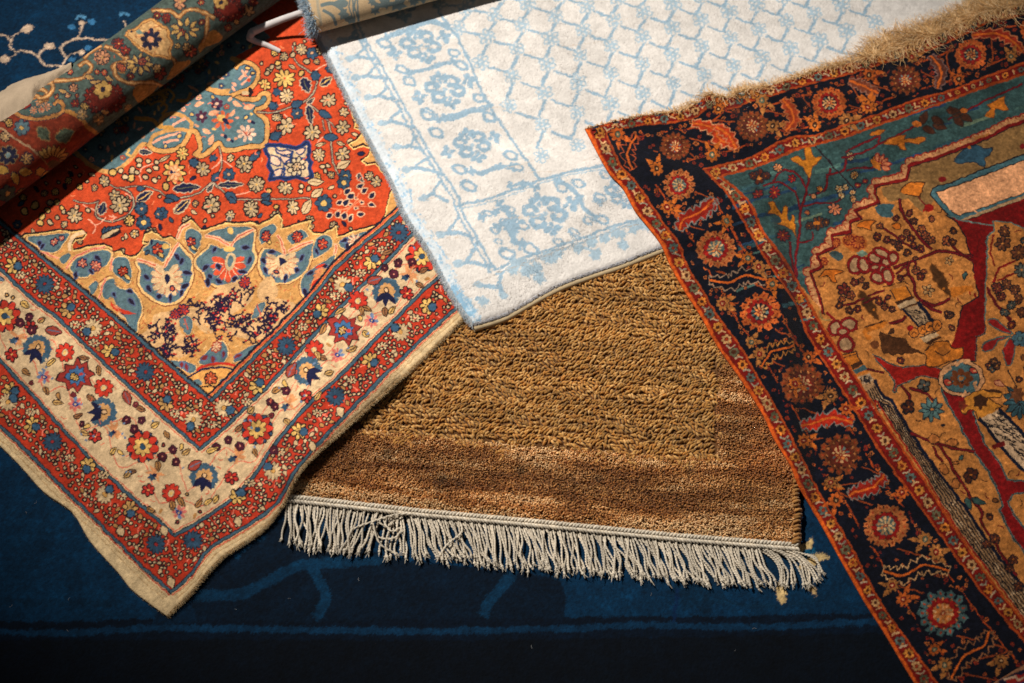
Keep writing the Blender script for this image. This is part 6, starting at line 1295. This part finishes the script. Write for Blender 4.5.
# stems, buds and leaves over the tan ground
c.tile(800, 200)
VN = (104, 18, 24)
for P, w_ in (([(535, 385), (620, 355), (700, 325), (800, 290), (880, 305), (980, 320)], 15), ([(620, 355), (615, 410), (650, 470), (660, 540), (705, 580), (770, 600), (850, 565)], 17), ([(700, 585), (750, 620), (800, 640)], 18), ([(570, 0), (575, 60), (640, 160), (700, 235), (745, 280)], 17), ([(450, 150), (530, 195), (580, 240), (700, 300)], 11), ([(390, 545), (480, 515)], 11), ([(200, 605), (300, 590), (360, 560)], 11), ([(550, 420), (600, 380)], 14), ([(555, 440), (610, 425)], 12), ([(660, 350), (655, 400)], 12), ([(850, 240), (910, 300), (980, 350)], 14), ([(500, 540), (480, 590), (530, 620)], 9)): c.line(P, w_+4, (40, 16, 22), 4); c.line(P, w_*.8, VN, 4)
for x, y, r in ((440, 210, 22), (495, 225, 20), (560, 262, 24), (455, 148, 18), (612, 300, 20), (690, 278, 20), (650, 255, 18), (630, 218, 20), (580, 215, 18), (610, 185, 16), (530, 240, 16), (690, 165, 22), (715, 200, 24), (745, 228, 24), (650, 120, 20), (625, 75, 20), (550, 105, 16), (250, 510, 36), (310, 470, 22), (378, 490, 18), (350, 455, 18), (290, 545, 26), (240, 565, 18), (225, 600, 20), (280, 630, 22), (328, 622, 20), (450, 575, 20), (480, 605, 18), (528, 625, 18), (500, 555, 14), (660, 400, 22), (685, 435, 20), (705, 408, 16), (838, 235, 30), (870, 240, 20), (660, 330, 10), (860, 655, 16), (835, 660, 16), (575, 445, 16)): c.bloom((x, y), r, random.choice([(110, 40, 30), (90, 44, 26), (140, 70, 40)]), BW, random.choice([OC, (150, 90, 50)]), 5)
for x, y, r in ((730, 515, 36), (850, 345, 30)):
    for k in range(5): a = k*1.257; c.ell((x+r*.6*math.cos(a), y+r*.6*math.sin(a)), r*.44, r*.36, a, BW); c.ell((x+r*.6*math.cos(a), y+r*.6*math.sin(a)), r*.32, r*.25, a, (176, 130, 80))
for P in ([(320, 140), (370, 115), (430, 120), (400, 145), (410, 175), (380, 165), (340, 160)], [(105, 440), (150, 395), (240, 400), (235, 420), (200, 430), (215, 470), (180, 460), (150, 430)], [(520, 140), (560, 130), (575, 160), (540, 165)]): c.poly(P, (200, 104, 30), 2); c.line(P, 6, DB, 2, True)
c.poly([(430, 50), (470, 30), (530, 25), (515, 60), (530, 90), (490, 105), (450, 85)], (60, 88, 92), 2); c.poly([(165, 300), (210, 290), (250, 320), (230, 345), (190, 335)], (60, 76, 76), 2); c.poly([(320, 300), (360, 285), (385, 310), (350, 325)], (110, 130, 110), 2); c.poly([(240, 215), (300, 190), (380, 230), (370, 280), (300, 290), (250, 260)], (176, 92, 36), 2)
for x, y, r in ((330, 240, 36), (280, 225, 30), (205, 245, 26), (140, 350, 20)): c.bloom((x, y), r, (186, 96, 40), (110, 24, 24), (130, 30, 24))
c.poly([(855, 505), (911, 490), (980, 490), (985, 520), (950, 520), (870, 560)], OC, 2); c.line([(700, 60), (725, 45), (760, 40)], 14, (150, 22, 18), 3); c.ell((735, 46), 30, 22, 0, (150, 26, 20))
c.tile(864, 100)
PB_ = [(205, 525), (230, 490), (270, 465), (350, 470), (330, 505), (320, 550), (270, 545)]; c.poly(PB_, (200, 110, 34), 2); c.line(PB_, 6, DB, 2, True); c.line([(310, 555), (350, 600)], 8, VN); c.ell((370, 612), 28, 18, 0, (150, 24, 20)); c.ell((445, 450), 22, 16, 0, (120, 20, 22)); c.ell((900, 265), 16, 16, 0, (120, 20, 22))
BL_ = [(510, 352), (560, 290), (640, 255), (690, 275), (735, 270), (715, 310), (690, 330), (690, 385), (620, 350), (560, 360)]; c.poly(BL_, (46, 76, 92), 2); c.line(BL_, 5, (24, 36, 50), 2, True); c.ell((602, 270), 12, 9, 0, OC); c.poly([(60, 610), (120, 590), (175, 600), (150, 640), (160, 670), (100, 660)], (60, 88, 92), 2)
c.tile(864, 300)
for P, w_ in (([(215, 490), (250, 530), (262, 580), (250, 610)], 13), ([(265, 505), (350, 530), (410, 580), (440, 610)], 13), ([(20, 392), (110, 415)], 10), ([(250, 600), (230, 615)], 10), ([(0, 20), (80, -20)], 9), ([(150, 130), (215, 120), (235, 95)], 16)): c.line(P, w_+4, (40, 20, 20), 4); c.line(P, w_*.75, VN, 4)
for x, y, r in ((250, 615, 38), (345, 485, 34), (485, 85, 22), (470, 75, 16), (715, 375, 22), (755, 375, 22), (740, 350, 18), (730, 395, 16), (560, 470, 0.1)): c.bloom((x, y), max(r, 3), random.choice([(90, 40, 26), (100, 60, 40), (84, 84, 76)]), BW, TN, 4)
for P in ([(705, 120), (740, 105), (790, 140), (850, 190), (800, 185), (730, 150)], [(670, 270), (690, 240), (760, 215), (840, 205), (760, 235), (735, 280), (690, 295)], [(800, 260), (830, 220), (860, 240), (850, 330), (835, 365), (810, 370), (798, 320)]): c.poly(P, (140, 26, 24), 2); c.line(P, 8, (70, 90, 84), 2, True)
c.daisy((890, 220), 44, 6, (70, 100, 110), BW, (90, 120, 120)); c.line([(820, 400), (870, 500)], 8, BW)
for k in range(9): a = k*.7-.5; c.leaf((385+44*math.cos(a), 625+40*math.sin(a)), 30, 12, a, (84, 112, 108), (30, 44, 50))
for k in range(8): a = .5+k*.5; c.leaf((880+46*math.cos(a), 575+60*math.sin(a)), 44, 17, a, (54, 84, 90), BW)
c.blob((870, 540), 40, (96, 54, 30), 7); c.leaf((770, 475), 30, 14, .5, (200, 130, 90), VN); c.line([(800, 490), (850, 520)], 7, BW)
c.tile(864, 400)
for P, w_ in (([(265, 185), (340, 220), (440, 255), (620, 295)], 15), ([(430, 260), (490, 350), (520, 410), (570, 490), (620, 570), (670, 640), (670, 690), (720, 780), (800, 900), (870, 1000)], 15), ([(400, 265), (410, 310), (440, 350)], 13)): c.line(P, w_+5, (40, 20, 20), 4); c.line(P, w_*.75, (110, 20, 24), 4)
for P in ([(365, 225), (385, 190), (425, 205), (430, 235), (390, 245)], [(465, 245), (490, 220), (535, 235), (520, 262), (480, 262)], [(430, 370), (460, 365), (485, 400), (470, 430), (440, 410)], [(500, 470), (520, 445), (545, 470), (535, 505), (505, 500)], [(500, 350), (540, 352), (530, 368)]): c.poly(P, (176, 104, 50), 2); c.line(P, 6, DB, 2, True)
c.bloom((608, 428), 44, (84, 40, 26), BW, OC, 5); c.leaf((595, 590), 36, 17, 1.2, (54, 80, 74), BW); c.leaf((655, 578), 40, 20, .4, (54, 80, 74), BW); c.ell((452, 142), 12, 10, 0, BW); c.bloom((250, 40), 36, (84, 40, 26), BW, OC, 5)
for x, y in ((745, 790), (850, 910), (830, 960), (880, 1060), (700, 820)): c.bloom((x, y), 26, (100, 50, 30), BW, OC, 5)
# branches on the teal ground
c.tile(720, 160)
TR = (116, 22, 26)
for P, w_ in (([(505, 100), (490, 200), (460, 290), (452, 420), (430, 560), (440, 700)], 14), ([(490, 160), (455, 95), (400, 60), (340, 70), (300, 120)], 10), ([(455, 280), (430, 190), (370, 140), (310, 125), (250, 150)], 9), ([(510, 200), (590, 175), (615, 90), (630, 50)], 13), ([(610, 85), (700, 60), (720, -10), (740, -60), (900, -130)], 12), ([(470, 265), (560, 245), (650, 240), (700, 210)], 9), ([(450, 470), (520, 455), (530, 410)], 8), ([(400, 470), (405, 560), (430, 660)], 12), ([(720, 60), (780, 45), (880, 40)], 9)): c.line(P, w_+3, (50, 24, 34), 4); c.line(P, w_*.8, TR, 4)
L1_ = [(505, 105), (470, 40), (430, 20), (405, -10), (440, -20), (470, 0), (490, -10), (480, -60), (510, -90), (525, -40), (545, -15), (580, -20), (560, 10), (530, 40), (515, 90)]; c.poly(L1_, (194, 116, 30), 2); c.line(L1_, 4, (110, 56, 24), 2, True)
L2_ = [(440, 450), (410, 400), (360, 375), (325, 365), (350, 350), (335, 320), (300, 310), (272, 300), (295, 280), (275, 245), (300, 235), (325, 270), (350, 310), (360, 265), (385, 270), (378, 330), (400, 350), (410, 315), (425, 325), (425, 400)]; c.poly(L2_, (194, 116, 30), 2); c.line(L2_, 4, (110, 56, 24), 2, True)
for x, y, r, col in ((220, 95, 44, (96, 40, 26)), (190, 90, 24, (96, 40, 26)), (260, 90, 24, (96, 40, 26)), (330, 45, 26, (206, 130, 80)), (408, 105, 24, (150, 24, 22)), (215, 195, 30, (130, 34, 30)), (310, 185, 38, (140, 30, 28)), (360, 430, 38, (130, 34, 28)), (655, 280, 40, (206, 120, 80)), (560, 360, 40, (96, 50, 26)), (510, 375, 24, (84, 44, 26)), (605, 355, 22, (84, 44, 26)), (680, 165, 22, (196, 160, 110)), (715, 155, 18, (196, 160, 110)), (690, 200, 18, (196, 160, 110)), (755, 185, 16, (196, 150, 100)), (760, 222, 18, (196, 140, 90)), (765, 85, 22, (190, 140, 80)), (825, 120, 16, (140, 26, 24)), (785, 140, 16, (140, 26, 24)), (570, 165, 18, (194, 116, 30)), (535, 205, 16, (200, 130, 80)), (895, 15, 34, (194, 110, 40)), (740, -20, 24, (190, 150, 100)), (500, 300, 12, (180, 90, 40))): c.bloom((x, y), r, col, (30, 40, 46), OC)
c.ell((225, 108), 14, 10, 0, (206, 130, 60)); c.ell((548, 360), 18, 12, 0, OC)
c.tile(864, 100)
for P, w_ in (([(-120, 330), (0, 295), (90, 250), (180, 205), (290, 150)], 11), ([(85, 250), (90, 205)], 10), ([(0, 390), (60, 378)], 9), ([(480, 110), (600, 50), (700, 0), (900, -90)], 11)): c.line(P, w_+3, (50, 24, 34), 4); c.line(P, w_*.8, TR, 4)
for P in ([(110, 250), (170, 210), (240, 200), (225, 225), (330, 210), (350, 225), (310, 250), (230, 240), (240, 285), (205, 280), (190, 255)], [(30, 195), (70, 170), (115, 175), (90, 200), (50, 205)], [(690, 90), (720, 50), (700, 30), (760, 0), (800, -20), (800, 20), (825, 55), (790, 60), (750, 50), (740, 100)]): c.poly(P, (190, 106, 30), 2); c.line(P, 4, (100, 50, 24), 2, True)
for x, y, a in ((370, 170, .5), (430, 150, .3), (340, 100, -1), (420, 120, .6), (540, 120, .9), (580, 100, .5), (540, 70, -.6), (510, 60, 0)): c.leaf((x, y), 40, 20, a, (72, 38, 24), (44, 40, 36))
c.ell((300, 138), 26, 16, .2, (196, 104, 36)); c.ell((570, 60), 20, 14, 0, (196, 104, 36))
for k in range(5): a = -1.6+k*.5; c.leaf((80+48*math.cos(a), 370+44*math.sin(a)), 22, 11, a, (206, 120, 80), (130, 26, 24))
c.poly([(40, 340), (70, 350), (100, 400), (60, 385)], OC, 2)
c.tile(0, 0, 1)
for k in range(900):                       # sprays filling the ground
    x, y = random.uniform(815, 1040), random.uniform(150, 680); gq = c.pt([(x+a_, y+b_) for a_, b_ in ((0, 0), (4, 0), (-4, 0), (0, 4), (0, -4), (3, 3), (-3, -3))]); cl_ = c.sample(gq[:, 0], gq[:, 1])
    if np.abs(cl_/lin(TN)-1).max() > .34: continue
    t_ = random.random()*6
    if k % 4 == 0: c.bloom((x, y), random.uniform(2.6, 3.8), random.choice([(110, 40, 30), (140, 70, 40), (84, 84, 76), (90, 44, 26)]), BW, random.choice([OC, CR]))
    elif k % 4 == 1: c.leaf((x, y), random.uniform(3, 4.5), 1.6, t_, random.choice([(120, 70, 34), (78, 44, 22), (60, 84, 80), OC]), BW)
    else: c.line([(x-4*math.cos(t_), y-3.5*math.sin(t_)), (x, y), (x+3.4*math.cos(t_+.8), y+3*math.sin(t_+.8))], 1.1, random.choice([(104, 18, 24), (70, 40, 24), (104, 18, 24)]), 3)
# shade in the valley of a fold, painted as a dark line, worn white corner
c.tile(0, 0, 1); c.line([(800, 128), (815, 145), (836, 170), (856, 190)], 1.6, (40, 30, 34), 3)
# redraw stripe edges crossed by motifs
c.line(iL-[1.2, .6], 2.4, OR); c.line(hL+[.8, .4], 2.0, OR); c.line(gL, 1.7, OR); c.line(iT-[.3, 1.2], 2.2, OR); c.line(hT+[.2, .8], 1.9, OR)
c.line(dL+[1.2, .3], 3.2, (206, 88, 28))
darkt = thing('rug', 'dark red and navy pictorial rug with an orange edge, lying partly on the white rug', 'rug')
dm = wool('dark_wool', sheen=.06, var=.24, scale=1100, bump=.5, spec=.1, val=.8)
dark.build('woven_pile', c, dm, darkt, g=.0008, jit=.0002, side=(120, 50, 24), rnd=.0025, warp=.0004, wob=.0006, mot=.13)
# camel hair fringe along the top end
n = 4300; t_ = rng.random(n)**.8; t_ = np.where(rng.random(n) < .35, rng.uniform(.52, .80, n), t_)
tp = along(dark.pt(dT+[0, 1.0]), t_); px_ = along(dT, t_)[:, 0]
Lf = np.interp(px_, [585, 640, 690, 730, 760, 800, 850, 862, 872, 900, 950, 975, 1000, 1030], [.006, .010, .024, .026, .022, .018, .036, .045, .058, .064, .052, .056, .062, .06])*rng.uniform(.45, 1.1, n)
ang = np.interp(px_, [585, 700, 800, 870, 1030], [2.6, 2.6, 2.75, 2.5, 2.3])+rng.normal(0, .42, n); tl = np.clip(rng.normal(.04, .07, n), 0, .4); zt_ = samp(dark.zt, tp[:, 0], tp[:, 1])-.002
curl = rng.normal(0, 1.7, n); K = 7; pth = [np.c_[tp, zt_]]; a_ = ang.copy(); cur = pth[0]
for k in range(1, K):
    a_ = a_+curl/K+rng.normal(0, .42, n); stp = (Lf/(K-1))[:, None]
    cur = cur+np.c_[np.cos(a_), np.sin(a_), tl*1.7*(1-k/3.4)]*stp
    zmin = samp(H, cur[:, 0], cur[:, 1])+.001+rng.random(n)*.003; cur = np.c_[cur[:, :2], np.maximum(cur[:, 2], zmin)]; pth.append(cur)
fc = lin(np.array([(224, 180, 122), (206, 160, 100), (234, 196, 144), (186, 138, 84), (240, 208, 160)])[rng.integers(0, 5, n)])*rng.uniform(.8, 1.1, (n, 1))
tubes('fringe', np.stack(pth, 1), np.tile(np.linspace(1, .5, K), (n, 1))*rng.uniform(.0003, .0006, (n, 1)), 4, wool('camel_hair', sheen=.2, var=.1, bump=.2), darkt, fc)
edge_hair('edge_fuzz', dark, dL, 900, .0025, .0002, [(200, 90, 30), (150, 60, 24)], dm, darkt, out=1, zoff=-.001)
th0 = dark.on([(592, 131), (596, 130), (597, 133), (594, 135)], .0015); tubes('loose_thread', densify(smooth(th0[:, :2], 6), 20)[None] if False else np.stack([densify(th0, 20)]), np.full((1, 20), .0008), 5, bpy.data.materials['cotton_cord'], darkt)

# ================================================================ corner of one more textile, bottom right
scrap = Rug(.007, 4, und=(.1, .002, 55))
scrap.outline([(960, 712), (985, 688), (1003, 677), (1024, 664), (1080, 634), (1120, 760), (1000, 780)])
lo, hi = scrap.P.min(0), scrap.P.max(0); c = Chart(scrap.pt, lo, hi, .0008, (24, 24, 44)).tile(864, 563)
c.line([(680, 710), (760, 660), (850, 620), (911, 590), (1100, 500)], 22, (150, 100, 70), 3)
c.poly([(800, 665), (860, 640), (920, 625), (1100, 560), (1100, 900), (780, 900), (830, 700)], (150, 34, 28)); c.line([(800, 665), (860, 650), (880, 670), (920, 640), (980, 660)], 14, (200, 160, 130), 0); c.line([(850, 690), (900, 690), (930, 670)], 12, (40, 50, 90))
for x, y in ((960, 700), (1010, 640), (900, 760), (1040, 740)): c.bloom((x, y), 40, CR, BW, (150, 40, 30))
scrt = thing('rug', 'corner of a navy, red and cream rug peeping in at the bottom right corner', 'rug')
scrap.build('woven_pile', c, dm, scrt, g=.0012, side=(90, 50, 40))
# ================================================================ light: a low afternoon beam through an opening, up left behind the rugs
w = bpy.data.worlds.new('World'); SC.world = w; w.use_nodes = True
w.node_tree.nodes['Background'].inputs[0].default_value = (.92, .95, 1.0, 1); w.node_tree.nodes['Background'].inputs[1].default_value = .055
def spot(tgt, az, el, dist, power, cone, blend, rad, col):
    d = np.array([math.cos(el)*math.cos(az), math.cos(el)*math.sin(az), math.sin(el)])
    l = bpy.data.lights.new('beam', 'SPOT'); l.energy = power; l.spot_size = cone; l.spot_blend = blend; l.shadow_soft_size = rad; l.color = col
    o = bpy.data.objects.new('beam', l); COL.objects.link(o); p = np.array(tgt)+d*dist; o.location = p
    from mathutils import Vector
    o.rotation_euler = Vector(-d).to_track_quat('-Z', 'Y').to_euler()
    return o
tg = at([(490, 165)], 0)[0]
spot((tg[0], tg[1], 0), math.radians(146), math.radians(58), 5.0, 1600, math.radians(27), 1.0, .10, (1.0, .94, .86))
SC.view_settings.view_transform = 'Standard'; SC.view_settings.look = 'None'; SC.view_settings.exposure = 0; SC.view_settings.gamma = 1
SC.render.engine = 'CYCLES'; SC.cycles.max_bounces = 5; SC.cycles.use_denoising = True
